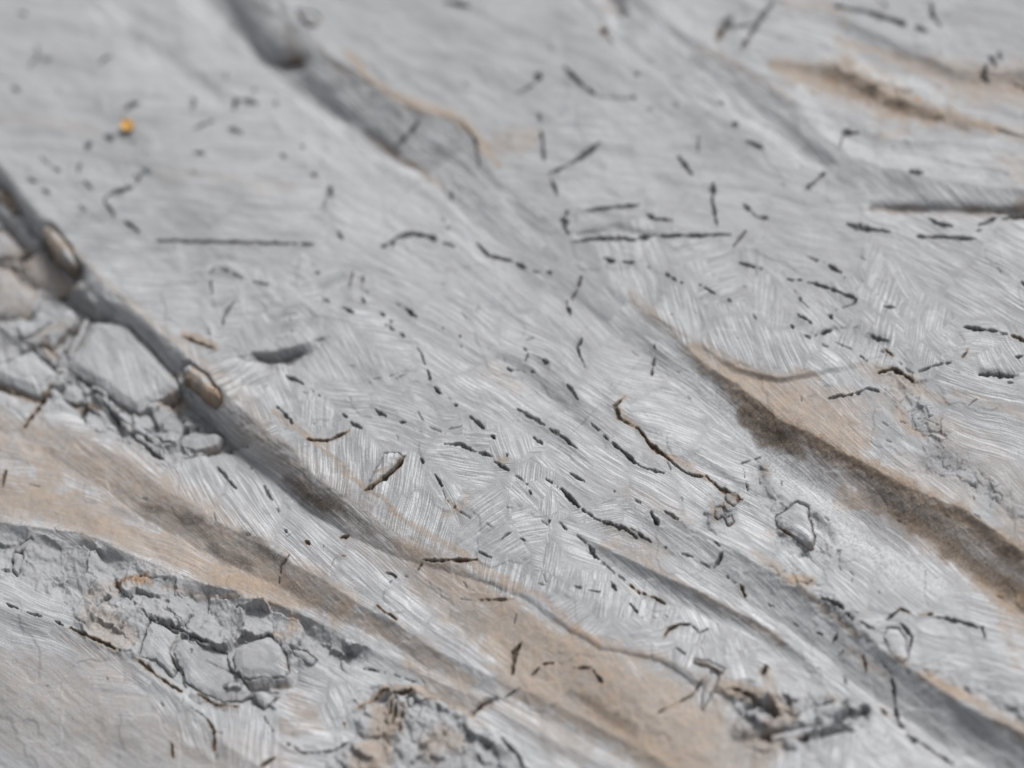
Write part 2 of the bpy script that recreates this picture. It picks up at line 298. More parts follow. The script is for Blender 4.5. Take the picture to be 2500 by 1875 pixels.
for ln in CR.strip().splitlines():
    for it in ln.split(';'):
        it = it.strip()
        kind = ''
        if it[0] in 'bs':
            kind, it = it[0], it[1:]
        a = [float(q) for q in it.split()]
        CRACKS.append((kind, a[0] * (1.3 if a[2] < 640 else 1.0), [(a[i], a[i + 1]) for i in range(1, len(a), 2)]))

# colour of the stone, with some shade painted in: channel, strength, x,y,half width ...
T, B, O, W, D, S, G = range(7)          # tan, brown, ochre, white powder, dark tone and painted groove shade, dark specks, smooth grey calcite
PAINT = [
    (T, .95, [(853, 135, 9), (900, 195, 9), (960, 230, 10), (1020, 262, 13), (1100, 283, 14), (1150, 318, 11), (1180, 362, 10), (1215, 400, 9)]),
    (B, .5, [(770, 112, 10), (830, 168, 12), (872, 196, 8)]), (B, .75, [(895, 330, 10), (1000, 392, 14), (1080, 452, 10)]),
    (T, .5, [(1230, 350, 30), (1290, 340, 22)]), (B, .9, [(690, 150, 14), (725, 148, 16)]), (T, .5, [(705, 70, 16), (715, 130, 14)]),
    (B, .55, [(1480, -20, 26), (1500, 20, 26)]), (T, .35, [(1700, 115, 8), (1800, 160, 12), (1890, 210, 10), (1930, 245, 10)]),
    (B, .5, [(1960, 190, 16), (2080, 215, 32), (2180, 262, 26), (2280, 292, 14)]), (T, .95, [(1890, 158, 20), (1980, 185, 32), (2060, 190, 54), (2130, 225, 48), (2220, 262, 36), (2320, 292, 22), (2440, 320, 12)]),
    (B, .55, [(2020, 190, 20), (2100, 225, 26), (2180, 258, 14), (2290, 290, 9)]), (O, .95, [(2236, 241, 6), (2244, 242, 6)]),
    (T, .75, [(2040, 98, 10), (2138, 122, 12), (2222, 152, 20), (2319, 188, 34), (2400, 208, 46), (2520, 210, 50)]),
    (B, .4, [(2380, 200, 20), (2520, 208, 24)]), (B, .65, [(2130, 510, 10), (2200, 511, 12), (2350, 514, 14), (2540, 520, 16)]),
    (T, .5, [(1915, 5, 10), (1990, 14, 14), (2060, 28, 8)]), (T, .6, [(2052, 55, 8), (2060, 58, 8)]), (T, .5, [(2460, 330, 14), (2540, 330, 20)]),
    (T, .35, [(2460, 400, 26), (2520, 430, 40)]), (T, .75, [(2488, 500, 14), (2520, 505, 16)]), (T, .5, [(2150, 330, 10), (2220, 318, 8)]),
    (W, .8, [(1950, 215, 12), (2000, 290, 18), (2060, 350, 18), (2080, 380, 12)]), (W, .8, [(2100, 160, 12), (2160, 200, 14), (2230, 200, 16), (2300, 240, 10)]),
    (W, .5, [(1650, 30, 30), (1720, 70, 26)]), (W, .5, [(2100, 380, 14), (2250, 400, 12), (2400, 430, 10)]),
    (T, .22, [(0, 282, 8), (150, 300, 12), (230, 320, 10)]), (T, .16, [(400, 425, 16), (560, 430, 12)]), (T, .18, [(700, 460, 18), (560, 440, 10)]),
    # left groove and rubble
    (T, .45, [(140, 580, 6), (260, 690, 8), (350, 765, 10), (440, 840, 12), (560, 940, 18), (640, 1030, 18)]),
    (T, .85, [(447, 816, 7), (490, 828, 8), (530, 846, 7)]), (T, .5, [(30, 640, 30), (110, 660, 55), (170, 690, 30)]), (T, .3, [(10, 720, 40), (50, 740, 30)]),
    (B, .35, [(0, 560, 26), (40, 610, 16), (150, 690, 26)]), (T, .95, [(-10, 934, 8), (40, 960, 9), (92, 982, 8), (120, 956, 7), (154, 926, 4)]),
    (T, .8, [(108, 840, 10), (135, 868, 9), (118, 862, 9)]), (T, .6, [(100, 815, 10), (160, 800, 8)]), (O, .6, [(430, 918, 7), (436, 922, 6)]),
    (T, .7, [(425, 965, 12), (440, 985, 14), (400, 1000, 12)]), (G, .8, [(380, 1010, 14), (420, 1050, 20), (400, 1070, 12)]),
    (B, .8, [(180, 985, 8), (225, 1008, 8), (245, 1008, 5)]), (O, .5, [(510, 958, 10), (532, 970, 8)]), (B, .6, [(455, 920, 6), (520, 985, 8), (545, 985, 12)]),
    (B, .3, [(500, 1100, 10), (560, 1095, 14), (600, 1080, 12)]), (D, .4, [(560, 1095, 10), (600, 1080, 10)]),  # brownish slope shadow painted beside the oval stone
    (T, .7, [(667, 1005, 7), (748, 1066, 7), (800, 1110, 8), (853, 1157, 13), (900, 1200, 9), (938, 1214, 7), (975, 1262, 10), (1022, 1292, 10), (1120, 1345, 10), (1190, 1395, 12), (1260, 1440, 12)]),
    (B, .75, [(690, 1165, 12), (740, 1200, 24), (800, 1232, 22), (830, 1236, 10)]), (S, .9, [(700, 1170, 16), (760, 1210, 30), (830, 1240, 20), (900, 1300, 16)]),  # shadow at the groove foot, painted as brown and specks
    (T, .42, [(600, 1040, 26), (700, 1130, 40), (800, 1200, 40), (920, 1300, 50), (1040, 1390, 60), (1150, 1450, 60)]),
    (D, .28, [(270, 800, 14), (400, 930, 16), (540, 1070, 18), (680, 1170, 16)]),  # painted shade along the bottom of the left groove
    (T, .75, [(980, 1330, 24), (1080, 1400, 26), (1180, 1450, 26), (1260, 1500, 24), (1360, 1580, 34), (1480, 1640, 40)]),
    (O, .35, [(953, 1245, 8), (960, 1256, 7)]), (S, .5, [(930, 1330, 30), (1000, 1400, 24), (1080, 1470, 20), (1170, 1530, 20)]),
    (T, .6, [(1140, 1210, 10), (1120, 1238, 12), (1085, 1255, 8)]), (T, .6, [(740, 1062, 6), (790, 1080, 8), (800, 1092, 6)]),
    (T, .8, [(915, 1152, 5), (955, 1150, 7), (900, 1190, 6)]), (T, .8, [(1218, 1124, 9), (1238, 1122, 7)]),
    # brown flute and tan slopes of the lower left
    (T, .78, [(-60, 1050, 50), (120, 1090, 62), (260, 1150, 66), (420, 1250, 66), (560, 1330, 62), (700, 1410, 54), (820, 1470, 46)]),
    (T, .85, [(-60, 1180, 60), (100, 1220, 56), (300, 1300, 40), (460, 1370, 36), (620, 1430, 36), (720, 1460, 30)]),
    (T, 1.0, [(480, 1400, 16), (560, 1415, 22), (680, 1430, 26), (760, 1470, 20)]), (O, .2, [(560, 1415, 18), (680, 1430, 22)]),
    (S, 1.0, [(360, 1240, 18), (390, 1248, 14)]), (S, 1.0, [(450, 1265, 14), (480, 1275, 12)]), (S, .9, [(520, 1345, 14), (570, 1370, 16), (610, 1380, 14)]),
    (S, 1.0, [(600, 1300, 14), (650, 1350, 22), (690, 1370, 14)]), (S, .7, [(700, 1420, 26), (760, 1470, 22), (820, 1500, 16)]), (S, .5, [(280, 1240, 10), (520, 1310, 20)]),
    (T, .75, [(840, 1500, 26), (940, 1540, 28), (1040, 1590, 24), (1140, 1660, 20)]), (T, .6, [(1000, 1620, 20), (1100, 1680, 22), (1180, 1720, 22)]),
    (G, .8, [(200, 1220, 8), (290, 1255, 10), (380, 1290, 10)]), (W, .35, [(0, 1060, 10), (120, 1085, 10), (200, 1110, 6)]), (W, .6, [(20, 1285, 14), (130, 1285, 12), (240, 1330, 10), (400, 1385, 8), (520, 1430, 7)]),
    (T, .32, [(-60, 1620, 50), (200, 1700, 70), (340, 1790, 70), (500, 1850, 60), (700, 1860, 40)]), (T, .25, [(40, 1760, 80), (200, 1850, 80)]), (T, .3, [(160, 1560, 20), (300, 1650, 30)]),
    (B, .9, [(290, 1428, 9), (345, 1412, 16), (372, 1430, 10)]), (O, .7, [(335, 1420, 9), (355, 1418, 9)]), (T, .5, [(215, 1450, 16), (290, 1440, 18), (380, 1400, 16)]), (T, .5, [(240, 1510, 40), (300, 1560, 30)]),
    (W, .7, [(275, 1480, 12), (292, 1500, 13)]), (G, .9, [(60, 1350, 40), (160, 1380, 40), (260, 1400, 40), (420, 1450, 50), (520, 1560, 70), (640, 1600, 60), (560, 1680, 50)]),
    (G, .8, [(760, 1560, 30), (820, 1590, 24)]), (T, .6, [(705, 1500, 10), (725, 1540, 14), (710, 1560, 10)]), (O, .35, [(715, 1505, 9), (722, 1545, 8)]), (T, .8, [(670, 1548, 8), (690, 1558, 8)]),
    (B, .6, [(608, 1668, 8), (660, 1684, 10), (700, 1672, 8)]), (T, .7, [(720, 1478, 8), (640, 1466, 8), (400, 1440, 8)]),
    (B, .5, [(700, 1700, 30), (760, 1740, 24)]), (T, .55, [(720, 1720, 22), (780, 1770, 18), (700, 1780, 20)]),
    (T, .85, [(878, 1725, 8), (933, 1688, 10), (1014, 1684, 12), (1090, 1710, 13), (1150, 1745, 12)]), (B, .6, [(945, 1740, 16), (960, 1790, 22)]), (T, .9, [(940, 1760, 34), (930, 1820, 30), (900, 1870, 40)]),
    (T, .6, [(1060, 1820, 40), (1120, 1800, 24)]), (B, .4, [(1090, 1820, 16), (1150, 1850, 16)]), (O, .3, [(1165, 1762, 8), (1180, 1770, 8)]),
    # bottom centre
    (T, .6, [(1060, 1440, 50), (1200, 1540, 60), (1330, 1640, 80), (1480, 1700, 100), (1640, 1780, 110), (1800, 1860, 90)]), (T, .4, [(1240, 1700, 40), (1400, 1820, 50)]),
    (T, .85, [(1240, 1560, 60), (1320, 1640, 70), (1440, 1730, 60), (1560, 1800, 46), (1680, 1880, 60)]), (T, .7, [(1340, 1570, 50), (1460, 1650, 60), (1580, 1700, 60), (1700, 1780, 50)]),
    (S, .9, [(1390, 1690, 10), (1470, 1735, 18), (1540, 1780, 18)]), (O, .25, [(1420, 1700, 14), (1540, 1790, 20), (1640, 1860, 20)]),
    (O, .35, [(1400, 1535, 8), (1460, 1575, 8)]), (T, .7, [(1230, 1420, 14), (1320, 1452, 7), (1390, 1520, 9), (1460, 1568, 10), (1560, 1600, 12), (1620, 1610, 14)]),
    (T, .9, [(1760, 1670, 16), (1810, 1690, 22), (1850, 1690, 14)]), (T, .7, [(1870, 1640, 12), (1890, 1720, 20), (1920, 1750, 24), (1880, 1770, 20)]), (T, .5, [(1760, 1720, 18), (1750, 1760, 14)]),
    (T, .5, [(1830, 1810, 20), (1900, 1820, 26), (1860, 1860, 26)]), (T, .5, [(2040, 1710, 12), (2030, 1700, 10)]), (W, .7, [(1960, 1760, 10), (2040, 1740, 12), (1900, 1800, 8)]),
    (T, .55, [(1500, 1330, 10), (1620, 1400, 9), (1780, 1490, 10), (1850, 1528, 12), (1910, 1570, 10)]), (O, .2, [(1830, 1520, 8), (1900, 1560, 8)]), (T, .6, [(1470, 1328, 9), (1485, 1340, 9)]),
    (D, .2, [(1500, 1370, 10), (1640, 1450, 14), (1780, 1520, 16), (1880, 1590, 14)]),  # shade of the narrow flute wall put into the colour
    # ridge crack in the middle
    (T, .8, [(1512, 1000, 7), (1540, 1030, 8), (1560, 1045, 5)]), (B, .5, [(1600, 1090, 8), (1650, 1125, 10), (1700, 1160, 9)]), (O, .4, [(1625, 1110, 6), (1690, 1140, 7)]), (T, .7, [(1700, 1150, 6), (1722, 1168, 6), (1716, 1165, 5)]),
    (G, .9, [(1560, 1060, 14), (1585, 1110, 22), (1600, 1135, 12)]), (G, .9, [(1765, 1080, 8), (1790, 1090, 8)]), (G, .9, [(1835, 1150, 8), (1850, 1200, 8)]),
    (G, .8, [(994, 960, 14), (1002, 965, 14)]), (G, .8, [(1130, 1245, 16), (1140, 1252, 16)]), (G, .7, [(945, 1085, 12), (955, 1090, 10)]), (G, .6, [(1107, 900, 7), (1110, 902, 7)]),
    (T, .7, [(1735, 1230, 6), (1745, 1270, 8)]), (T, .6, [(1755, 1240, 8), (1800, 1215, 7)]), (S, .7, [(1760, 1250, 30), (1720, 1290, 10)]),
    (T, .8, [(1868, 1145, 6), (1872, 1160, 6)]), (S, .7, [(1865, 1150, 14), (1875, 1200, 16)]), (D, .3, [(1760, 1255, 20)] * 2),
    (S, .55, [(1300, 870, 8), (1400, 960, 14), (1500, 1060, 10)]), (S, .5, [(1330, 1030, 8), (1400, 1090, 12)]), (S, .6, [(1480, 1280, 16), (1560, 1310, 12), (1640, 1350, 8)]),
    # right groove
    (T, .55, [(1540, 720, 14), (1600, 780, 14), (1650, 815, 12)]), (T, .95, [(1700, 868, 8), (1740, 900, 9), (1790, 935, 9), (1830, 955, 6)]), (T, .7, [(1770, 895, 12), (1810, 920, 10)]),
    (B, .9, [(1810, 1000, 14), (1850, 1035, 26), (1920, 1085, 28), (1960, 1110, 14)]), (B, .8, [(2190, 1250, 14), (2260, 1290, 26), (2400, 1400, 26), (2540, 1480, 30)]), (T, .9, [(1830, 958, 12), (1920, 1030, 16), (2020, 1085, 16), (2120, 1135, 18), (2240, 1212, 20), (2360, 1262, 20), (2520, 1370, 24)]),
    (B, .62, [(1790, 965, 16), (1850, 1015, 40), (1920, 1075, 50), (2010, 1120, 44), (2110, 1170, 42), (2210, 1230, 48), (2320, 1295, 56), (2420, 1365, 62), (2560, 1470, 74)]),
    (B, .5, [(1780, 950, 8), (1960, 1060, 24), (2160, 1180, 26), (2360, 1290, 30), (2540, 1400, 30)]),
    (S, .95, [(1820, 1020, 24), (1900, 1080, 34), (1950, 1110, 20)]), (S, .8, [(2140, 1210, 26), (2260, 1270, 30), (2400, 1370, 40), (2540, 1450, 40)]), (S, .6, [(1930, 1150, 20), (2030, 1180, 20), (2120, 1270, 26), (2200, 1330, 26)]),
    (T, .75, [(2060, 1200, 20), (2160, 1245, 24), (2260, 1310, 26), (2380, 1400, 30), (2500, 1480, 40)]), (T, .7, [(2045, 1230, 12), (2110, 1235, 10), (2130, 1240, 8)]), (T, .6, [(2220, 1270, 8), (2260, 1290, 8)]),
    (T, .5, [(2400, 1430, 26), (2460, 1480, 36), (2520, 1560, 36)]), (O, .3, [(2400, 1420, 12), (2470, 1490, 12), (2490, 1460, 10)]),
    (G, .9, [(2160, 1260, 14), (2200, 1280, 14)]), (G, .8, [(2320, 1345, 12), (2330, 1350, 12)]), (G, .6, [(1890, 1080, 14), (1940, 1110, 16)]),
    (W, .8, [(1730, 960, 16), (1820, 1050, 22), (1900, 1120, 26), (1990, 1210, 30), (2080, 1300, 26), (2180, 1370, 26), (2300, 1440, 24)]), (W, .7, [(2000, 1280, 20), (2100, 1340, 30), (2200, 1420, 24)]),
    (W, .6, [(1880, 1150, 14), (1930, 1200, 16)]), (W, .7, [(2018, 1310, 8), (2036, 1340, 8)]), (W, .8, [(1475, 1385, 5), (1510, 1382, 4)]), (W, .8, [(1552, 1415, 6), (1600, 1420, 6)]),
    (T, .5, [(1800, 905, 20), (1880, 940, 30), (1960, 980, 26)]), (T, .6, [(1860, 930, 16), (1990, 915, 12), (2000, 930, 8)]), (T, .35, [(1900, 980, 26), (2000, 1010, 30), (2060, 1060, 20)]),
    (T, .7, [(2060, 1060, 10), (2100, 1080, 8)]), (T, .55, [(2120, 1130, 10), (2220, 1180, 16), (2300, 1210, 14)]), (T, .55, [(2090, 890, 10), (2160, 920, 20), (2250, 950, 20), (2310, 985, 10)]),
    (T, .6, [(2190, 1010, 14), (2220, 1050, 14), (2250, 1060, 10)]), (O, .25, [(2196, 1000, 10), (2226, 1052, 9)]), (T, .4, [(2330, 960, 12), (2420, 985, 10), (2520, 1020, 14)]), (S, .5, [(2280, 1100, 26), (2340, 1130, 22)]),
    (T, .85, [(1690, 850, 22), (1780, 915, 38), (1880, 975, 52), (1990, 1030, 50), (2090, 1080, 40)]), (T, .6, [(1960, 950, 40), (2080, 1000, 40)]), (T, .35, [(2200, 1130, 30), (2350, 1220, 40)]),
    (T, .3, [(2300, 1040, 40), (2400, 1120, 50), (2500, 1200, 50)]), (T, .3, [(2160, 980, 26), (2200, 960, 26)]), (S, .5, [(1880, 890, 12), (1900, 900, 10)]), (T, .5, [(2440, 1250, 16), (2540, 1330, 20)]),
    # lower right
    (T, .9, [(1933, 1408, 11), (1985, 1422, 9)]), (O, .2, [(1935, 1408, 8), (1975, 1418, 7)]), (T, .6, [(1840, 1345, 10), (1900, 1390, 12), (1960, 1440, 10)]), (T, .6, [(1980, 1455, 10), (2030, 1500, 10), (2090, 1550, 10)]),
    (T, .6, [(1870, 1300, 8), (1885, 1305, 8)]), (T, .7, [(2180, 1600, 9), (2210, 1620, 9)]), (T, .85, [(2255, 1650, 12), (2320, 1684, 14), (2380, 1706, 14), (2440, 1755, 16), (2530, 1800, 20)]),
    (T, .5, [(2080, 1590, 10), (2120, 1620, 10), (2160, 1650, 8)]), (O, .35, [(2330, 1695, 8), (2365, 1705, 8), (2270, 1650, 7)]), (T, .5, [(2450, 1530, 14), (2460, 1560, 14), (2480, 1620, 10)]),
    (B, .25, [(2180, 1720, 12), (2260, 1830, 14), (2330, 1870, 14)]), (D, .14, [(2050, 1580, 30), (2200, 1700, 40), (2350, 1800, 44), (2560, 1900, 60)]), (W, .5, [(2040, 1750, 10), (2180, 1850, 14)]),  # the dark stroke paints shade down the lower groove
    (B, .35, [(1995, 1300, 16), (2015, 1345, 20)]), (D, .25, [(1992, 1262, 8), (2004, 1310, 16), (1990, 1345, 14)]),  # shadow on the right of the kite-shaped flake, painted on
    (G, .5, [(620, 880, 8), (680, 885, 22), (725, 868, 16)]), (S, .9, [(620, 874, 6), (680, 890, 17), (735, 866, 12)]), (W, .7, [(684, 896, 6), (690, 900, 6)]), (B, .3, [(620, 866, 5), (740, 842, 6)]),  # chipped hollow: its inner shading and dark upper edge are painted
    (D, .35, [(2391, 915, 7), (2471, 920, 8)]), (D, .3, [(1990, 822, 7), (2036, 806, 7)]), (S, .8, [(2120, 818, 9), (2165, 834, 10)]),  # darker inside the shallow hollows
    (S, .4, [(1270, 650, 10), (1300, 700, 14)]), (G, .35, [(1250, 560, 60), (1300, 680, 60), (1420, 760, 50)]), (D, .12, [(1420, 700, 26), (1520, 780, 30), (1640, 880, 30), (1720, 950, 22)]),  # the dark stroke paints shade at the right groove's foot
    (T, .35, [(1600, 1340, 30), (1500, 1300, 20)]), (T, .3, [(1200, 900, 20), (1260, 950, 20)]), (T, .25, [(1540, 1200, 20), (1680, 1270, 20)]), (G, .5, [(1640, 520, 40), (2180, 650, 60)]),
    (G, .4, [(2100, 1000, 26), (2220, 1110, 40), (2380, 1160, 40)]),
]

# stria direction seeds: x, y, angle (degrees, down to the right positive), chevron amplitude, strength
SEEDS = [(120, 100, 14, 0, .25), (400, 200, 10, 0, .2), (200, 400, 12, 0, .25), (500, 450, 6, 0, .3), (350, 640, 4, 0, .45), (620, 560, 4, 0, .35), (640, 740, 30, 30, .7),
         (760, 700, 10, 26, .5), (720, 800, 18, 35, .9), (860, 840, 62, 0, 1), (820, 900, 55, 0, 1), (900, 790, 8, 0, .8), (840, 975, 2, 0, 1), (780, 990, 70, 20, 1), (700, 960, 20, 40, .9), (970, 1040, 22, 0, .9),
         (860, 1090, 98, 0, 1.2), (975, 1170, 98, 0, 1.3), (1020, 1230, 102, 0, 1.3), (1120, 1150, 8, 0, 1.1), (1100, 1210, 25, 35, 1), (1190, 1260, -38, 0, .9), (1240, 1330, -35, 0, .9), (1320, 1210, 70, 25, 1),
         (1300, 1290, 35, 45, 1.1), (1350, 1380, 60, 40, 1.2), (1240, 1390, 88, 10, 1.2), (1440, 1450, 30, 60, 1.2), (1560, 1500, 70, 30, 1.2), (1600, 1560, 40, 50, 1), (1700, 1570, 85, 20, 1.2), (1420, 1340, 24, 0, 1), (1400, 1500, -30, 0, .9),
         (950, 700, 24, 0, .5), (1100, 820, 30, 0, .7), (1200, 980, 33, 0, .9), (1330, 900, 34, 0, .7), (1450, 1000, 30, 0, .8), (1560, 900, 18, 0, .6), (1640, 1010, 22, 0, .9), (1450, 1180, 30, 0, 1), (1600, 1230, 30, 0, 1),
         (1480, 1250, 8, 15, 1.1), (1200, 1080, 38, 35, 1), (1250, 640, 40, 0, .4), (1420, 740, 40, 0, .5), (1560, 680, 70, 0, .8), (1660, 740, 70, 0, 1), (1800, 840, 68, 0, 1.1), (1740, 700, 25, 40, .7), (1900, 720, 70, 20, .6),
         (1900, 860, 66, 0, 1.1), (2000, 760, 80, 30, .7), (2180, 740, 85, 25, 1), (2260, 820, 70, 30, 1), (2180, 800, 75, 30, 1), (2400, 700, 27, 0, 1), (2300, 620, 25, 0, .8), (2420, 860, 30, 30, .8), (1960, 600, 8, 0, .3), (2380, 940, 18, 0, .9),
         (2050, 950, 42, 0, 1), (1900, 960, 44, 0, .9), (2050, 1090, 42, 0, 1), (2200, 1000, 40, 0, .5), (2250, 1130, 40, 0, .9), (2400, 1060, 22, 0, .8), (2450, 1200, 42, 0, .5), (1750, 480, 8, 0, .3), (1400, 450, 6, 0, .3), (1050, 400, 36, 0, .3),
         (1200, 150, 20, 0, .25), (1600, 150, 26, 0, .3), (2000, 260, 20, 0, .5), (2300, 380, 10, 0, .5), (2300, 100, 14, 0, .3), (1900, 360, 26, 0, .4), (1780, 1100, 22, 0, .9), (1840, 1260, 36, 0, 1.2), (1960, 1200, 36, 0, .5), (2050, 1400, 38, 0, 1.1),
         (2200, 1470, 38, 0, .8), (2320, 1600, 10, 0, 1.1), (2400, 1680, 16, 0, 1.1), (2300, 1560, 14, 0, 1.1), (2450, 1580, 22, 0, .9), (1750, 1330, 34, 0, 1.2), (1900, 1480, 38, 0, 1.3), (2050, 1620, 38, 0, 1.4), (2300, 1780, 36, 0, 1.3), (1720, 1240, 36, 0, 1.1),
         (2000, 1360, 36, 0, 1.3), (2190, 1570, 4, 0, 1.2), (2060, 1820, 70, 30, 1), (1960, 1860, 60, 30, .9), (1900, 1630, 50, 20, .8), (1780, 1620, 85, 10, 1), (300, 900, 66, 0, 1.1), (80, 910, 58, 12, 1.2), (120, 800, -35, 0, .9),
         (480, 1180, 62, 0, 1.2), (380, 1110, 40, 0, 1), (600, 1250, 56, 0, 1.3), (760, 1340, 40, 0, 1.2), (900, 1400, 38, 0, 1.2), (1000, 1500, 38, 0, 1.2), (1100, 1560, 36, 0, 1.1), (150, 1060, 10, 0, 1), (250, 1160, 20, 0, 1), (60, 1130, 8, 0, .8),
         (450, 1280, 24, 0, 1), (650, 1400, 28, 0, .6), (150, 1240, 18, 0, .3), (860, 1500, 30, 0, 1), (1020, 1600, 28, 0, 1), (100, 1520, 24, 0, .6), (300, 1680, 12, 0, .4), (480, 1760, 72, 0, 1.1), (600, 1790, 86, 0, 1.2), (430, 1700, 50, 0, 1),
         (150, 1700, 38, 0, .25), (400, 1840, 28, 0, .3), (740, 1690, 20, 0, 1.2), (820, 1740, 62, 0, 1.4), (860, 1830, 50, 30, 1.4), (760, 1830, 8, 0, 1.4), (820, 1600, 28, 0, .8), (1250, 1780, 30, 0, 1.1), (1400, 1800, 34, 0, .9), (1600, 1740, 40, 30, .6),
         (1340, 1520, 60, 25, .7), (1520, 1620, 40, 15, .5), (1700, 1700, 60, 20, .6), (1100, 1470, 38, 0, 1)]

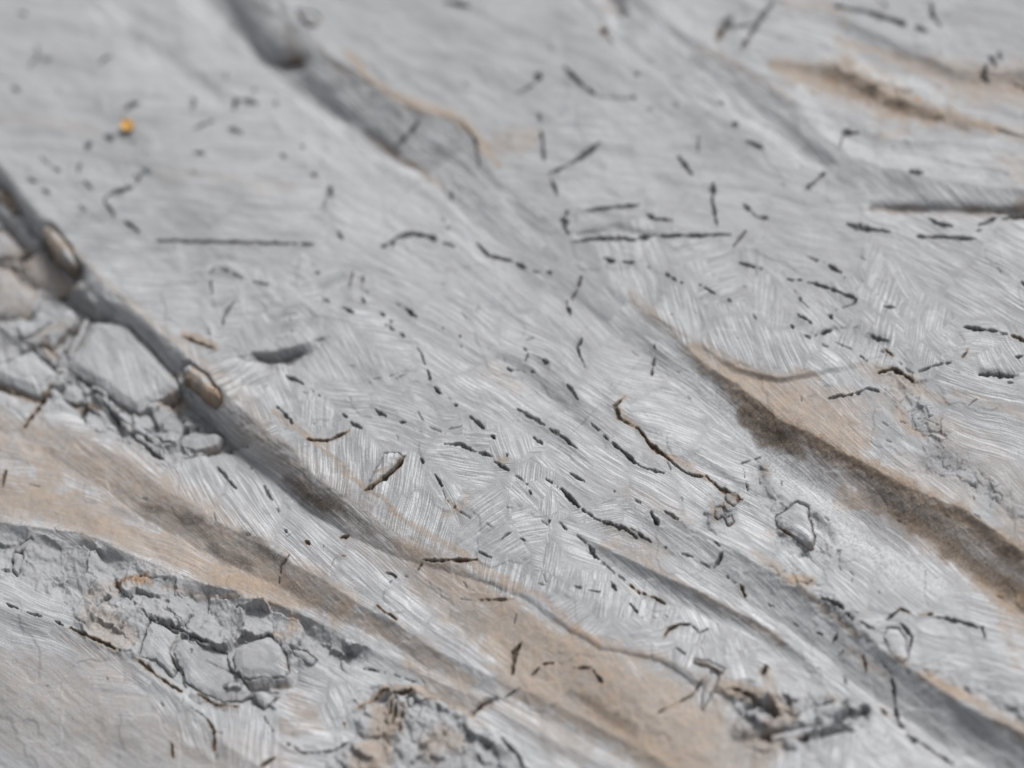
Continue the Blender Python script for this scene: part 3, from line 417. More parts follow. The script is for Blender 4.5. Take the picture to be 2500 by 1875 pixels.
# stones and flakes that sit loose: name, label, polygon, raise, edge width, tilt x, tilt y, roughness
STONES = [
    ('rock_slab', 'largest pale slab in the broken hollow, finely ribbed, beside the deep left groove', '219,781 312,786 371,853 422,912 443,950 439,963 380,988 342,1018 295,992 257,959 203,929 160,904 169,870 198,836', 34, 9, .00, .04, 0.6),
    ('rock_slab', 'small ribbed slab with tan front edge at the left margin of the photo', '-30,902 -10,889 25,874 80,853 105,878 156,921 93,975 51,954 -10,928 -30,924', 30, 8, .03, .02, 0.5),
    ('rock_slab', 'tilted pale wedge-shaped slab with tan underside, above the small tan-edged slab', '46,832 105,803 169,757 192,768 194,790 150,828 128,850 110,842 80,842', 30, 9, .1, -.1, 1.2),
    ('boulder', 'rounded tan boulder wedged against the deep groove at the left', '42,642 84,606 122,600 160,634 190,680 186,703 139,716 97,706 60,686', 30, 30, .06, .0, 2.4),
    ('boulder', 'grey rounded boulder at the left margin just below the tan boulder', '-30,640 25,648 52,684 92,708 88,740 63,769 17,780 -30,775', 26, 26, .0, .05, 2.6),
    ('boulder', 'small blurred tan boulder at the left margin above the other boulders', '-30,560 10,556 40,590 62,612 36,634 -30,630', 22, 18, .0, .05, 2.4),
    ('wedged_stone', 'thin upright tan stone wedged in the deep groove beside the tan boulder', '101,540 122,544 150,574 169,599 186,645 177,656 140,626 112,590 97,561', 34, 10, .15, .1, 1.4),
    ('wedged_stone', 'narrow brown and white stone jammed halfway down the deep left groove', '445,889 462,880 498,910 534,955 540,974 520,976 480,946 447,921', 30, 9, .15, .1, 1.6),
    ('wedged_stone', 'dark-shadowed stone sliver at the top end of the left groove, cut by the photo edge', '-20,458 14,456 30,476 48,508 42,524 12,496 -20,486', 26, 8, .1, .0, 1.6),
    ('rock_slab', 'smooth oval grey stone sunk at the foot of the broken hollow', '435,1072 448,1058 470,1050 527,1052 550,1066 536,1092 500,1104 462,1106 437,1094', 20, 12, .0, .12, 0.9),
    ('rock_chip', 'rust-edged grey chip lying below the dark corner crack', '148,950 165,939 184,937 202,950 206,976 186,990 150,974', 13, 8, .0, .05, 1.8),
    ('rock_chip', 'small rusty-bottomed chip touching the right end of the rust-edged grey chip', '206,980 222,974 246,996 252,1008 242,1014 212,1002', 12, 7, .0, .0, 1.8),
    ('rock_chip', 'tan-sided chip squeezed between the wedge-shaped slab and the tan-edged slab', '95,850 112,846 139,870 140,888 130,895 112,880', 12, 6, .0, .0, 1.6),
    ('rock_sliver', 'long thin sliver leaning along the left side of the largest pale slab', '160,866 186,812 208,774 218,784 206,826 188,852 172,886', 18, 7, .1, .0, 1.4),
    ('rock_chip', 'grey angular chip in the crack below the largest pale slab', '262,975 282,984 300,1002 290,1014 270,1000', 9, 5, .0, .0, 1.6),
    ('rock_chip', 'tiny pale chip low in the crack under the largest slab', '330,1058 352,1064 362,1084 346,1088 332,1074', 8, 5, .0, .0, 1.6),
    ('rock_chip', 'narrow tan chip at the lower end of the crack above the oval stone', '352,1048 384,1068 396,1084 376,1086 356,1066', 8, 5, .0, .0, 1.6),
    ('rock_chip', 'small chip in the middle of the broken crack line', '290,1022 312,1034 326,1052 312,1056 294,1040', 9, 5, .0, .0, 1.6),
    ('rock_flake', 'raised kite-shaped flake standing proud near the right groove', '1889,1261 1922,1238 1948,1224 1973,1238 1975,1268 1988,1312 1986,1329 1969,1331 1931,1306 1901,1285', 22, 6, .06, .10, 1.0),
    ('rock_flake', 'oblong ribbed flake outlined by cracks above the lower right groove', '2161,1530 2194,1532 2212,1555 2217,1608 2205,1620 2171,1596 2158,1555', 9, 7, .0, .03, 1.0),
    ('rock_flake', 'big five-sided grey flake with brown front face in the lower left', '570,1582 603,1565 655,1549 690,1578 706,1640 696,1656 650,1660 608,1664 572,1645', 21, 9, .0, .05, 0.9),
    ('rock_flake', 'largest smooth grey flake with a curved lower edge in the lower left', '420,1592 445,1556 481,1560 515,1578 558,1597 563,1635 603,1675 618,1694 591,1718 549,1717 506,1704 452,1664 442,1631', 14, 7, .0, .04, 1.0),
    ('rock_flake', 'grey flake left of the curved flake, under a straight diagonal crack', '365,1510 405,1528 438,1553 412,1590 432,1632 418,1652 380,1612 336,1606', 11, 8, .0, .04, 1.0),
    ('rock_flake', 'small pale triangular flake below the brown-faced grey flake', '615,1684 682,1692 664,1716 645,1733 628,1710', 14, 7, .0, .0, 0.8),
    ('rock_flake', 'small leaning flake right of the brown-faced grey flake', '704,1584 740,1586 775,1612 764,1625 724,1606', 17, 6, .05, .0, 1.2),
    ('rock_flake', 'thin tan-edged flake lifting off over a black gap near the middle', '936,1104 960,1104 984,1114 964,1140 930,1168 896,1192 910,1156 924,1132', 12, 6, .08, -.02, 1.6),
    ('rock_chip', 'blurred brown chip perched on the edge of the middle groove near the top', '722,24 755,26 784,42 776,58 752,62 734,48', 16, 9, .0, .0, 1.8),
    ('rock_sliver', 'blurred grey shard pointing down from the tan ledge at the bottom', '1732,1640 1756,1646 1748,1682 1730,1712 1713,1742 1712,1710', 14, 6, .0, .0, 1.0),
    ('rock_sliver', 'blurred stick-like sliver lying above the grey shard', '1692,1606 1730,1614 1768,1632 1764,1644 1724,1630 1690,1616', 11, 6, .0, .0, 1.0),
    ('rock_sliver', 'small grey tooth of stone standing near the lower left margin', '32,1346 54,1350 56,1376 40,1408 28,1392', 16, 7, .0, .0, 1.4),
    ('rock_sliver', 'rusty sliver leaning on the grey tooth of stone', '34,1340 72,1316 82,1322 60,1342 42,1352', 12, 5, .0, .0, 1.4),
    ('rock_chip', 'small grey knob among the rubble of the ridge crack', '1768,1206 1792,1200 1806,1216 1790,1234 1772,1228', 9, 7, .0, .0, 1.6),
    ('rock_chip', 'tan knob left in the rubble of the ridge crack', '1744,1240 1762,1236 1770,1256 1754,1272 1742,1260', 9, 6, .0, .0, 1.6),
    ('rock_chip', 'dark-rimmed crumb at the bottom of the ridge crack rubble', '1766,1262 1784,1256 1792,1272 1776,1284', 8, 6, .0, .0, 1.6),
    ('rock_chip', 'pale broken tooth in the jagged hollow at the bottom right', '1990,1722 2040,1712 2070,1730 2030,1752 1980,1750', 13, 8, .1, -.1, 1.6),
    ('rock_chip', 'white-edged plate lying lowest in the jagged hollow at the bottom right', '1880,1796 1950,1776 2010,1766 2000,1786 1940,1806 1884,1812', 12, 8, .0, .1, 1.4),
    ('rock_chip', 'tan lump left of the jagged hollow at the bottom right', '1872,1754 1920,1736 1950,1748 1930,1776 1880,1782', 14, 12, .0, .0, 1.6),
    ('rock_chip', 'pale oval pebble stuck in the tan scoop at the bottom', '994,1706 1008,1698 1014,1710 1008,1726 996,1728', 8, 6, .0, .0, 1.0),
]
STONES = [(n, l, P(p), r, e, tx, ty, k) for (n, l, p, r, e, tx, ty, k) in STONES]


# ------------------------------------------------------------------ a sheet of rock over any set of positions
class Sheet:
    def __init__(s, ua, va):
        s.ua, s.va = ua, va
        s.u0, s.v0 = [a.astype(np.float64) for a in np.meshgrid(ua, va)]
        s.x, s.y = unproject(s.u0, s.v0)
        e = 10 * MM
        pu, pv = project(s.x, s.y, e)
        s.ku, s.kv = (pu - s.u0) / 10, (pv - s.v0) / 10          # image shift per unit of height
        s.U, s.V = s.u0.copy(), s.v0.copy()
        h = 0
        for _ in range(3):
            h = s.big(s.U, s.V)[0]
            s.U, s.V = s.u0 + s.ku * h, s.v0 + s.kv * h
        s.hbig, s.wall, s.wang = s.big(s.U, s.V)
        s.U = s.U.astype(np.float32)
        s.V = s.V.astype(np.float32)

    def win(s, x0, y0, x1, y1, m=0):
        m += 90
        a, b = np.searchsorted(s.ua, [x0 - m, x1 + m])
        c, d = np.searchsorted(s.va, [y0 - m, y1 + m])
        if b - a < 1 or d - c < 1:
            return None
        return (slice(c, d), slice(a, b))

    def box(s, pts, m):
        return s.win(min(p[0] for p in pts), min(p[1] for p in pts), max(p[0] for p in pts), max(p[1] for p in pts), m)

    def big(s, U, V):
        U, V = U.astype(np.float32), V.astype(np.float32)
        al, ac = rot(U, V, 38)
        h = 15 * fbm(al * .36, ac, 260, 2, 3) + 4.5 * fbm(al * .3, ac, 80, 2, 9)
        wall = np.zeros(U.shape, np.float32)
        wang = np.full(U.shape, 38.0, np.float32)
        far = np.clip((V - (1480 + U * .62)) * .85, 0, 330)
        h -= .16 * far
        m = sstep(0, 140, 560 - np.abs(U - 60) - .2 * np.abs(V - 820)) * sstep(500, 620, V) * (1 - sstep(980, 1100, V))
        h -= 9 * m
        jit = 8 * fbm(U, V, 60, 3, 21) + 4.5 * fbm(U, V, 15, 3, 25, .65)
        for name, ln in CREST.items():
            pts = [(p[0], p[1]) for p in ln]
            w = s.box(pts, 700)
            if w is None:
                continue
            d, sd, arc, tot, (D_, W_, L_) = near_poly(U[w], V[w], pts, [(p[2], p[3], p[4]) for p in ln])
            d = np.where(sd > 0, d, -d) + jit[w] * np.clip(D_ / 40, .4, 1)
            if name == 'middle_groove':
                W_ = W_ * (1.25 - .2 * sstep(1300, 1600, U[w]))
            t = np.clip(d / W_, 0, 1)
            # steep lip, then a smooth concave fall into the flute
            kx = {'left_groove': .85, 'lower_groove': .35, 'brown_flute': .5, 'narrow_flute': .3}.get(name, .4)
            if name == 'middle_groove':
                kx = .75 - .65 * sstep(1450, 1750, U[w])
            fall = kx * t ** (2.1 if name == 'left_groove' else 1.35) + (1 - kx) * (1 - (1 - t) ** 1.8)
            rec = np.exp(-np.maximum(d - W_, 0) / L_)
            soft = fall * rec
            h[w] -= D_ * soft * {'left_groove': 1.25, 'middle_groove': 1.02, 'lower_groove': .85, 'brown_flute': 1.35, 'pale_ridge': 1.3, 'narrow_flute': 1.2, 'far_groove': 1.15}.get(name, 1.0) - D_ * .06 * np.exp(-(d / 22.0) ** 2)
            m = sstep(0, .12, t) * (1 - sstep(.9, 1.3, d / W_)) * np.clip(D_ / 30, 0, 1)
            wall[w] = np.maximum(wall[w], m)
        for depth, q in HOLLOW:
            pts = [(p[0], p[1]) for p in q]
            w = s.box(pts, 3 * max(p[2] for p in q))
            if w is None:
                continue
            d, _, _, _, (W_,) = near_poly(U[w] + jit[w] * .8, V[w] - jit[w] * .6, pts, [(p[2],) for p in q])
            h[w] -= depth * np.exp(-(d / W_) ** 2 * .9) * np.minimum(1, W_ / 10)
        return h, wall, wang

    def detail(s, skip_gap=False):
        U, V = s.U, s.V
        j1 = 3.2 * fbm(U, V, 16, 3, 31)
        j2 = 3.2 * fbm(U, V, 16, 3, 37)
        jf = 1.6 * fbm(U, V, 5, 2, 41)
        h = np.zeros(U.shape, np.float32)
        rough = np.zeros(U.shape, np.float32)
        dirt_shade = np.zeros(U.shape, np.float32)
        ch = np.zeros((7,) + U.shape, np.float32)
        # broken ground made of tilted facets
        for k, (amp, cell, poly) in enumerate(ROUGH):
            w = s.box(poly, 40)
            if w is None:
                continue
            u, v = U[w] + 3.2 * j1[w] + jf[w], V[w] + 3.2 * j2[w] - jf[w]
            d, _, _, _, _ = near_poly(u, v, poly + [poly[0]])
            ins = inside(u, v, poly)
            m = sstep(-14, 16, np.where(ins, d, -d))
            rs = np.random.RandomState(100 + k)
            bx = [min(p[0] for p in poly), min(p[1] for p in poly), max(p[0] for p in poly), max(p[1] for p in poly)]
            f1 = np.full(u.shape, 1e9, np.float32)
            f2 = np.full(u.shape, 1e9, np.float32)
            hh = np.zeros(u.shape, np.float32)
            gx = np.arange(bx[0], bx[2] + cell, cell)
            gy = np.arange(bx[1], bx[3] + cell, cell * .8)
            for y in gy:
                for x in gx:
                    cx, cy = x + rs.uniform(-.5, .5) * cell, y + rs.uniform(-.5, .5) * cell
                    tx, ty, z = rs.normal(0, .28), rs.normal(.05, .28), rs.uniform(-1, 1)
                    du, dv = u - cx, v - cy
                    a2, c2 = rot(du, dv, 35)
                    dd = np.sqrt((a2 * .7) ** 2 + c2 ** 2)
                    mm = dd < f1
                    f2 = np.where(mm, f1, np.minimum(f2, dd))
                    f1 = np.where(mm, dd, f1)
                    hh = np.where(mm, z * amp * .55 + (tx * du + ty * dv) * amp / 14.0, hh)
            edge = f2 - f1
            crk = np.exp(-(edge / 2.2) ** 2) * sstep(.08, .2, fbm(u, v, 44, 2, 51))
            h[w] += m * (hh * (.55 + .45 * sstep(0, 6, edge)) - 4 * crk)
            h[w] += m * amp * (.55 * fbm(u, v, 30, 4, 55, .6) + .5 * np.abs(fbm(u, v, 48, 3, 57)))
            dirt_shade[w] = np.maximum(dirt_shade[w], m * crk * .55)
            rough[w] = np.maximum(rough[w], m)
        # cracks
        for k, (kind, wd, pts) in enumerate(CRACKS):
            w = s.box(pts, 30)
            if w is None:
                continue
            u, v = U[w] + j1[w] * .8 + jf[w], V[w] + j2[w] * .8 - jf[w]
            d, _, arc, tot, _ = near_poly(u, v, pts)
            e = np.minimum(arc, tot - arc)
            wmod = np.clip(.58 + .55 * vn(arc / (8.0 + (k % 5) * 2) + k * 3.3, arc * 0 + k, 61), 0, 1.1)
            if wd < 6 and tot > 40:
                wmod = wmod * (vn(arc / 14.0 + k * 1.7, arc * 0 + .5, 63) > -.45)
            half = wd * (.58 if wd > 5 else .48) * wmod * (.3 + .7 * sstep(0, min(26.0, tot * .5 + 1), e))
            half = half * (1 + .75 * fbm(u, v, 10, 3, 64, .6)) * (1 - .8 * sstep(.32, .5, fbm(u, v, 22, 2, 65)))
            half = np.maximum(half, .01)
            soft = 1.4 if kind == 's' else 1.0
            prof = 1 - sstep(half * .35 / soft, half * 1.15 + 1.3 * soft, d)
            prof = np.where(half < .4, 0, prof)
            dep = min(16, wd * (1.0 if kind == 's' else 1.5) + 2)
            h[w] -= dep * prof * (.75 + .25 * vn(u / 4, v / 4, 66))
            dk = prof * (.5 if kind == 's' else (.42, .95, .6, .8, .5)[(k * 7) % 5])
            dk = np.maximum(dk, .34 * np.clip(wd / 12, 0, 1) * (half > .6) * np.exp(-(np.maximum(d - half, 0) / 4.5) ** 2))
            dirt_shade[w] = np.maximum(dirt_shade[w], dk)
            if kind == 'b':
                ch[1][w] = np.maximum(ch[1][w], .8 * (1 - sstep(half * .6, half + 6, d)))
                ch[0][w] = np.maximum(ch[0][w], .6 * (1 - sstep(half, half + 11, d)) * (fbm(u, v, 14, 2, 67) > -.3))
            if wd >= 5:
                ch[5][w] = np.maximum(ch[5][w], .75 * (half > .5) * (1 - sstep(half * .8, half + 5, d)))
            # slightly raised pale lip on the far side
            h[w] += .8 * np.exp(-((d - half - 3) / 3.0) ** 2) * (wd > 5)
        # scattered small pits that follow the stria direction
        rs = np.random.RandomState(5)
        for k in range(150):
            x, y = rs.uniform(-200, 2700), rs.uniform(-100, 1980)
            a = math.radians(rs.normal(38, 26))
            L = rs.uniform(1, 9)
            wd = rs.uniform(1.5, 4.2)
            pts = [(x - L * math.cos(a), y - L * math.sin(a)), (x + L * math.cos(a), y + L * math.sin(a))]
            w = s.win(x - 12, y - 12, x + 12, y + 12, -55)
            if w is None:
                continue
            d, _, _, _, _ = near_poly(U[w] + jf[w] * 1.3, V[w] + jf[w], pts)
            prof = 1 - sstep(wd * .15, wd * .6 + 1.2, d)
            h[w] -= 3.5 * prof
            dirt_shade[w] = np.maximum(dirt_shade[w], .75 * prof)
        # paint
        pj = 9 * fbm(U, V, 34, 4, 71)
        qj = 9 * fbm(U, V, 34, 4, 75)
        pm = fbm(U, V, 24, 4, 79, .62)
        for c, st, q in PAINT:
            pts = [(p[0], p[1]) for p in q]
            if len(set(pts)) == 1:
                pts = [pts[0], (pts[0][0] + 1, pts[0][1])]
                q = [q[0], q[0]]
            w = s.box(pts, 2.2 * max(p[2] for p in q))
            if w is None:
                continue
            wmx = max(p[2] for p in q)
            sc = min(1.0, wmx / 14.0)
            d, _, _, _, (W_,) = near_poly(U[w] + pj[w] * sc, V[w] + qj[w] * sc, pts, [(p[2],) for p in q])
            soft = .9 if c in (S, D) else .55
            m = 1 - sstep(W_ * (1 - soft), W_ * (1 + soft), d + pm[w] * W_ * .9)
            m = m * st * np.clip(.86 + .4 * pm[w], 0, 1.1)
            m = m * (1.15 if c == T else 1)
            ch[c][w] = 1 - (1 - ch[c][w]) * (1 - np.clip(m, 0, 1))
        # small-scale relief
        al, ac = rot(U, V, 38)
        flat = 1 - np.clip(rough, 0, 1)
        h += (.55 + 1.5 * rough) * fbm(U, V, 22, 3, 81, .55) * 1.6
        h += flat * 1.5 * fbm(al * .25, ac, 26, 3, 85)
        lump = sstep(.1, .5, ch[0] + ch[3] * .6 + ch[1] * .5)
        h += lump * 1.1 * fbm(U, V, 14, 3, 88, .6)
        # flaked shallow steps
        f = fbm(U + 2 * j1, V + 2 * j2, 120, 3, 91)
        h += 2.0 * sstep(.16, .22, f)
        # gaps round the loose stones, and the seats they lie in
        if not skip_gap:
            for k, (n, l, poly, r, e, tx, ty, kk) in enumerate(STONES):
                w = s.box(poly, 16)
                if w is None:
                    continue
                u, v = U[w] + j1[w] * 1.5 + jf[w], V[w] + j2[w] * 1.5
                d, _, _, _, _ = near_poly(u, v, poly + [poly[0]])
                sg = np.where(inside(u, v, poly), d, -d)
                wob = sstep(-.15, .35, fbm(u, v, 46, 2, 93)) * (.1 if poly[0][1] < 100 and poly[0][0] > 100 else 1)
                wide = (1.5 if n in ('rock_flake', 'rock_slab') else 3.5) + 3.5 * wob
                h[w] -= (6 + .3 * r) * sstep(-wide, 3, sg)
                dirt_shade[w] = np.maximum(dirt_shade[w], .75 * wob * sstep(-wide * .6, 1, sg))
        return h, rough, dirt_shade, ch, (j1 * 1.5 + jf, j2 * 1.5)

    def flow(s, rough):
        U, V = s.U, s.V
        wx, wy = U + 20 * fbm(U, V, 90, 3, 101), V + 20 * fbm(U, V, 90, 3, 105)
        best = np.full(U.shape, 1e18, np.float32)
        ang = np.zeros(U.shape, np.float32)
        chv = np.zeros(U.shape, np.float32)
        stg = np.zeros(U.shape, np.float32)
        cid = np.zeros(U.shape, np.float32)
        sec = np.full(U.shape, 1e18, np.float32)
        al, ac = rot(wx, wy, 38)
        for k, (x, y, a, c, st) in enumerate(SEEDS):
            a0, c0 = rot(x, y, 38)
            d = ((al - a0) * .72) ** 2 + (ac - c0) ** 2
            m = d < best
            sec = np.where(m, best, np.minimum(sec, d))
            best = np.where(m, d, best)
            ang = np.where(m, a, ang)
            chv = np.where(m, c, chv)
            stg = np.where(m, st, stg)
            cid = np.where(m, k, cid)
        stg = stg * (.3 + .7 * sstep(0, 30, np.sqrt(sec) - np.sqrt(best)))
        # chevrons: alternate the direction in a jittered cell pattern
        T2 = np.random.RandomState(9).rand(64, 64, 3).astype(np.float32)
        cs = 66.0
        gx, gy = np.floor(wx / cs), np.floor(wy / cs)
        b2 = np.full(U.shape, 1e18, np.float32)
        r2 = np.zeros(U.shape, np.float32)
        for oy in (-1, 0, 1):
            for ox in (-1, 0, 1):
                t = T2[(gy + oy).astype(int) & 63, (gx + ox).astype(int) & 63]
                d = (wx - (gx + ox + t[..., 0]) * cs) ** 2 + (wy - (gy + oy + t[..., 1]) * cs) ** 2
                m = d < b2
                b2 = np.where(m, d, b2)
                r2 = np.where(m, t[..., 2], r2)
        ang = ang + chv * np.where(r2 > .5, 1, -1) + 4 * (r2 - .5) * (chv > 0)
        k = s.wall > .35
        ang = np.where(k, 40, ang)
        chv = np.where(k, 0, chv)
        stg = np.where(k, 1.0, stg)
        cid = np.where(k, 300, cid)
        cx, cy = U + 16 * fbm(U, V, 170, 2, 111), V + 16 * fbm(U, V, 170, 2, 115)
        c, sn = np.cos(np.radians(ang)), np.sin(np.radians(ang))
        along = cx * c + cy * sn
        across = -cx * sn + cy * c
        return across, along, cid * 7.31 + np.where(chv > 0, np.floor(r2 * 40) * 3.1, 0), stg * (1 - .8 * rough)


def channels(dirt_shade, ch, stria, fl):
    n = dirt_shade.size
    A = np.zeros((n, 4), np.float32)
    Bc = np.zeros((n, 4), np.float32)
    Cc = np.zeros((n, 4), np.float32)
    for i in range(4):
        A[:, i] = np.clip(ch[i], 0, 1).ravel()
    Bc[:, 0] = np.clip(dirt_shade + ch[4] * .6 * (1 - dirt_shade), 0, 1).ravel()  # adds the painted groove shade to the crack filling
    Bc[:, 1] = ch[5].ravel()
    Bc[:, 2] = ch[6].ravel()
    Bc[:, 3] = stria.ravel()
    Cc[:, 0], Cc[:, 1], Cc[:, 2] = fl[0].ravel(), fl[1].ravel(), fl[2].ravel()
    return A, Bc, Cc


def make_mesh(name, co, quads, atts, mat):
    me = bpy.data.meshes.new(name)
    me.vertices.add(len(co))
    me.vertices.foreach_set('co', co.astype(np.float32).ravel())
    nf = len(quads)
    me.loops.add(nf * 4)
    me.loops.foreach_set('vertex_index', quads.astype(np.int32).ravel())
    me.polygons.add(nf)
    me.polygons.foreach_set('loop_start', np.arange(nf, dtype=np.int32) * 4)
    me.polygons.foreach_set('loop_total', np.full(nf, 4, np.int32))
    me.update(calc_edges=True)
    me.polygons.foreach_set('use_smooth', np.ones(nf, bool))
    for nm, dat in zip(('tint', 'wear_shade', 'flow'), atts):
        at = me.attributes.new(nm, 'FLOAT_COLOR', 'POINT')
        at.data.foreach_set('color', dat.astype(np.float32).ravel())
    me.materials.append(mat)
    return me


# ------------------------------------------------------------------ rock material
def rock_material():
    m = bpy.data.materials.new('weathered_limestone')
    m.use_nodes = True
    nt = m.node_tree
    N, L = nt.nodes, nt.links
    N.clear()
    out = N.new('ShaderNodeOutputMaterial')
    bs = N.new('ShaderNodeBsdfPrincipled')
    L.new(bs.outputs[0], out.inputs[0])

    def att(name):
        a = N.new('ShaderNodeAttribute')
        a.attribute_name = name
        return a

    def sep(sock):
        q = N.new('ShaderNodeSeparateColor')
        L.new(sock, q.inputs[0])
        return q.outputs

    def math_(op, a, b=None, clamp=False):
        q = N.new('ShaderNodeMath')
        q.operation = op
        q.use_clamp = clamp
        for i, z in enumerate((a, b)):
            if z is None:
                continue
            if isinstance(z, (int, float)):
                q.inputs[i].default_value = z
            else:
                L.new(z, q.inputs[i])
        return q.outputs[0]

    def ramp(x, a, b, lo=0.0, hi=1.0):
        q = N.new('ShaderNodeMapRange')
        q.interpolation_type = 'SMOOTHSTEP'
        q.inputs['From Min'].default_value = a
        q.inputs['From Max'].default_value = b
        q.inputs['To Min'].default_value = lo
        q.inputs['To Max'].default_value = hi
        L.new(x, q.inputs['Value'])
        return q.outputs[0]

    def mix(fac, a, b):
        q = N.new('ShaderNodeMix')
        q.data_type = 'RGBA'
        for i, z in ((0, fac), (6, a), (7, b)):
            if isinstance(z, (int, float)):
                q.inputs[i].default_value = z
            elif isinstance(z, tuple):
                q.inputs[i].default_value = z + (1,)
            else:
                L.new(z, q.inputs[i])
        return q.outputs[2]

    def noise(vec, scale, det=3, rough=.55, dist=0.0):
        q = N.new('ShaderNodeTexNoise')
        q.inputs['Scale'].default_value = scale
        q.inputs['Detail'].default_value = det
        q.inputs['Roughness'].default_value = rough
        q.inputs['Distortion'].default_value = dist
        L.new(vec, q.inputs['Vector'])
        return q.outputs[0]

    tint, wear_shade, flow = att('tint'), att('wear_shade'), att('flow')
    t = sep(tint.outputs['Color'])
    w = sep(wear_shade.outputs['Color'])
    f = sep(flow.outputs['Color'])
    tan_, brown, ochre, white = t[0], t[1], t[2], tint.outputs['Alpha']
    dirt_shade, speck, calc, stria = w[0], w[1], w[2], wear_shade.outputs['Alpha']
    pos = N.new('ShaderNodeNewGeometry').outputs['Position']

    def fvec(ka, kl, off=0.0):
        q = N.new('ShaderNodeCombineXYZ')
        L.new(math_('MULTIPLY', f[0], ka), q.inputs[0])
        L.new(math_('MULTIPLY', f[1], kl), q.inputs[1])
        L.new(math_('ADD', f[2], off), q.inputs[2])
        return q.outputs[0]
    s1 = noise(fvec(.23, .0065), 1, 2, .5)            # main scratches
    s2 = noise(fvec(.36, .013, 5.1), 1, 2, .5)       # hair lines
    s3 = noise(fvec(.045, .006, 9.7), 1, 2, .5)      # broad bands
    big = noise(pos, 9, 4, .6)
    mid = noise(pos, 45, 4, .6, .6)
    fine = noise(pos, 420, 4, .7)
    grit = noise(pos, 1300, 3, .7)
    patch = noise(pos, 22, 3, .55, .8)

    base = mix(ramp(big, .3, .7), (.30, .308, .322), (.37, .38, .396))
    base = mix(ramp(mid, .35, .7, 0, .5), base, (.33, .325, .325))
    base = mix(math_('MULTIPLY', ramp(s3, .38, .66), math_('MULTIPLY', stria, .35)), base, (.44, .445, .46))
    base = mix(ramp(s3, .52, .32, 0, .45), base, (.19, .195, .205))
    # tan staining keeps the scratches visible
    tcol = mix(ramp(mid, .3, .7), (.265, .212, .168), (.335, .268, .21))
    tcol = mix(ramp(noise(pos, 120, 3), .45, .7, 0, .6), tcol, (.40, .29, .205))
    base = mix(math_('MULTIPLY', tan_, ramp(math_('ADD', fine, math_('MULTIPLY', mid, .8)), .5, 1.05, .62, 1.0)), base, tcol)
    sm = math_('MULTIPLY', ramp(s1, .53, .66), stria, True)
    sm = math_('MULTIPLY', sm, ramp(patch, .36, .6, .3, 1))
    sm2 = math_('MULTIPLY', ramp(s2, .50, .64), math_('MULTIPLY', stria, .62), True)
    sall = math_('MAXIMUM', sm, sm2)
    sall = math_('MULTIPLY', sall, ramp(calc, .3, .8, 1, .12))
    sall = math_('MULTIPLY', sall, ramp(tan_, .2, .9, 1, .34))
    sall = math_('MULTIPLY', sall, ramp(fine, .3, .62, .55, 1))
    base = mix(math_('MULTIPLY', sall, .85), base, (.74, .75, .78))
    dk = math_('MULTIPLY', ramp(s2, .47, .36), math_('MULTIPLY', stria, .2), True)
    base = mix(dk, base, (.17, .165, .165))
    base = mix(math_('MULTIPLY', calc, .55), base, mix(ramp(mid, .35, .65), (.27, .275, .285), (.33, .33, .345)))
    wm = math_('MULTIPLY', white, ramp(math_('ADD', fine, math_('MULTIPLY', grit, .5)), .6, .9), True)
    base = mix(math_('MULTIPLY', wm, .85), base, (.62, .63, .65))
    bcol = mix(ramp(fine, .35, .65), (.082, .054, .032), (.27, .185, .115))
    base = mix(math_('MULTIPLY', brown, ramp(math_('ADD', noise(pos, 17, 7, .72), math_('MULTIPLY', math_('SUBTRACT', brown, .5), .35)), .36, .62, .12, .95)), base, bcol)
    base = mix(math_('MULTIPLY', ochre, .85), base, mix(ramp(fine, .4, .65), (.30, .17, .07), (.46, .28, .13)))
    sp = math_('MULTIPLY', speck, ramp(math_('ADD', grit, math_('MULTIPLY', speck, .12)), .52, .60), True)
    base = mix(math_('MULTIPLY', sp, .8), base, (.055, .05, .045))
    # overall weather specks
    ws = ramp(noise(pos, 620, 3, .6), .655, .70)
    base = mix(math_('MULTIPLY', ws, ramp(noise(pos, 14, 3), .42, .6, .25, .85)), base, (.11, .108, .105))
    lt = ramp(noise(pos, 520, 3, .65), .63, .72)
    base = mix(math_('MULTIPLY', lt, .45), base, (.62, .63, .65))
    base = mix(ramp(grit, .3, .7, .28, 0), base, (.12, .12, .125))
    dm = ramp(math_('ADD', dirt_shade, math_('MULTIPLY', math_('SUBTRACT', fine, .5), 1.6)), .34, .85)
    dcol = mix(ramp(brown, .2, .7), (.085, .088, .092), (.085, .06, .04))
    base = mix(math_('MULTIPLY', math_('MULTIPLY', dm, ramp(dirt_shade, .05, .3)), .9), base, dcol)
    L.new(base, bs.inputs['Base Color'])
    bs.inputs['Roughness'].default_value = .66
    bs.inputs['Specular IOR Level'].default_value = .25
    hgt = math_('ADD', math_('MULTIPLY', math_('MULTIPLY', sall, 1.0), .28), math_('MULTIPLY', fine, .9))
    hgt = math_('ADD', hgt, math_('MULTIPLY', grit, .35))
    hgt = math_('ADD', hgt, math_('MULTIPLY', mid, 1.2))
    hgt = math_('SUBTRACT', hgt, math_('MULTIPLY', sp, .5))
    bp = N.new('ShaderNodeBump')
    bp.inputs['Strength'].default_value = .75
    bp.inputs['Distance'].default_value = .0009
    L.new(hgt, bp.inputs['Height'])
    L.new(bp.outputs[0], bs.inputs['Normal'])
    return m


ROCK = rock_material()

# ------------------------------------------------------------------ bedrock
STEP = 2.25
cu, cv = np.arange(-70, 2571, STEP), np.arange(-70, 1946, STEP)


def grow(n, r):
    d = STEP * np.cumsum(r ** np.arange(1, n + 1))
    return d


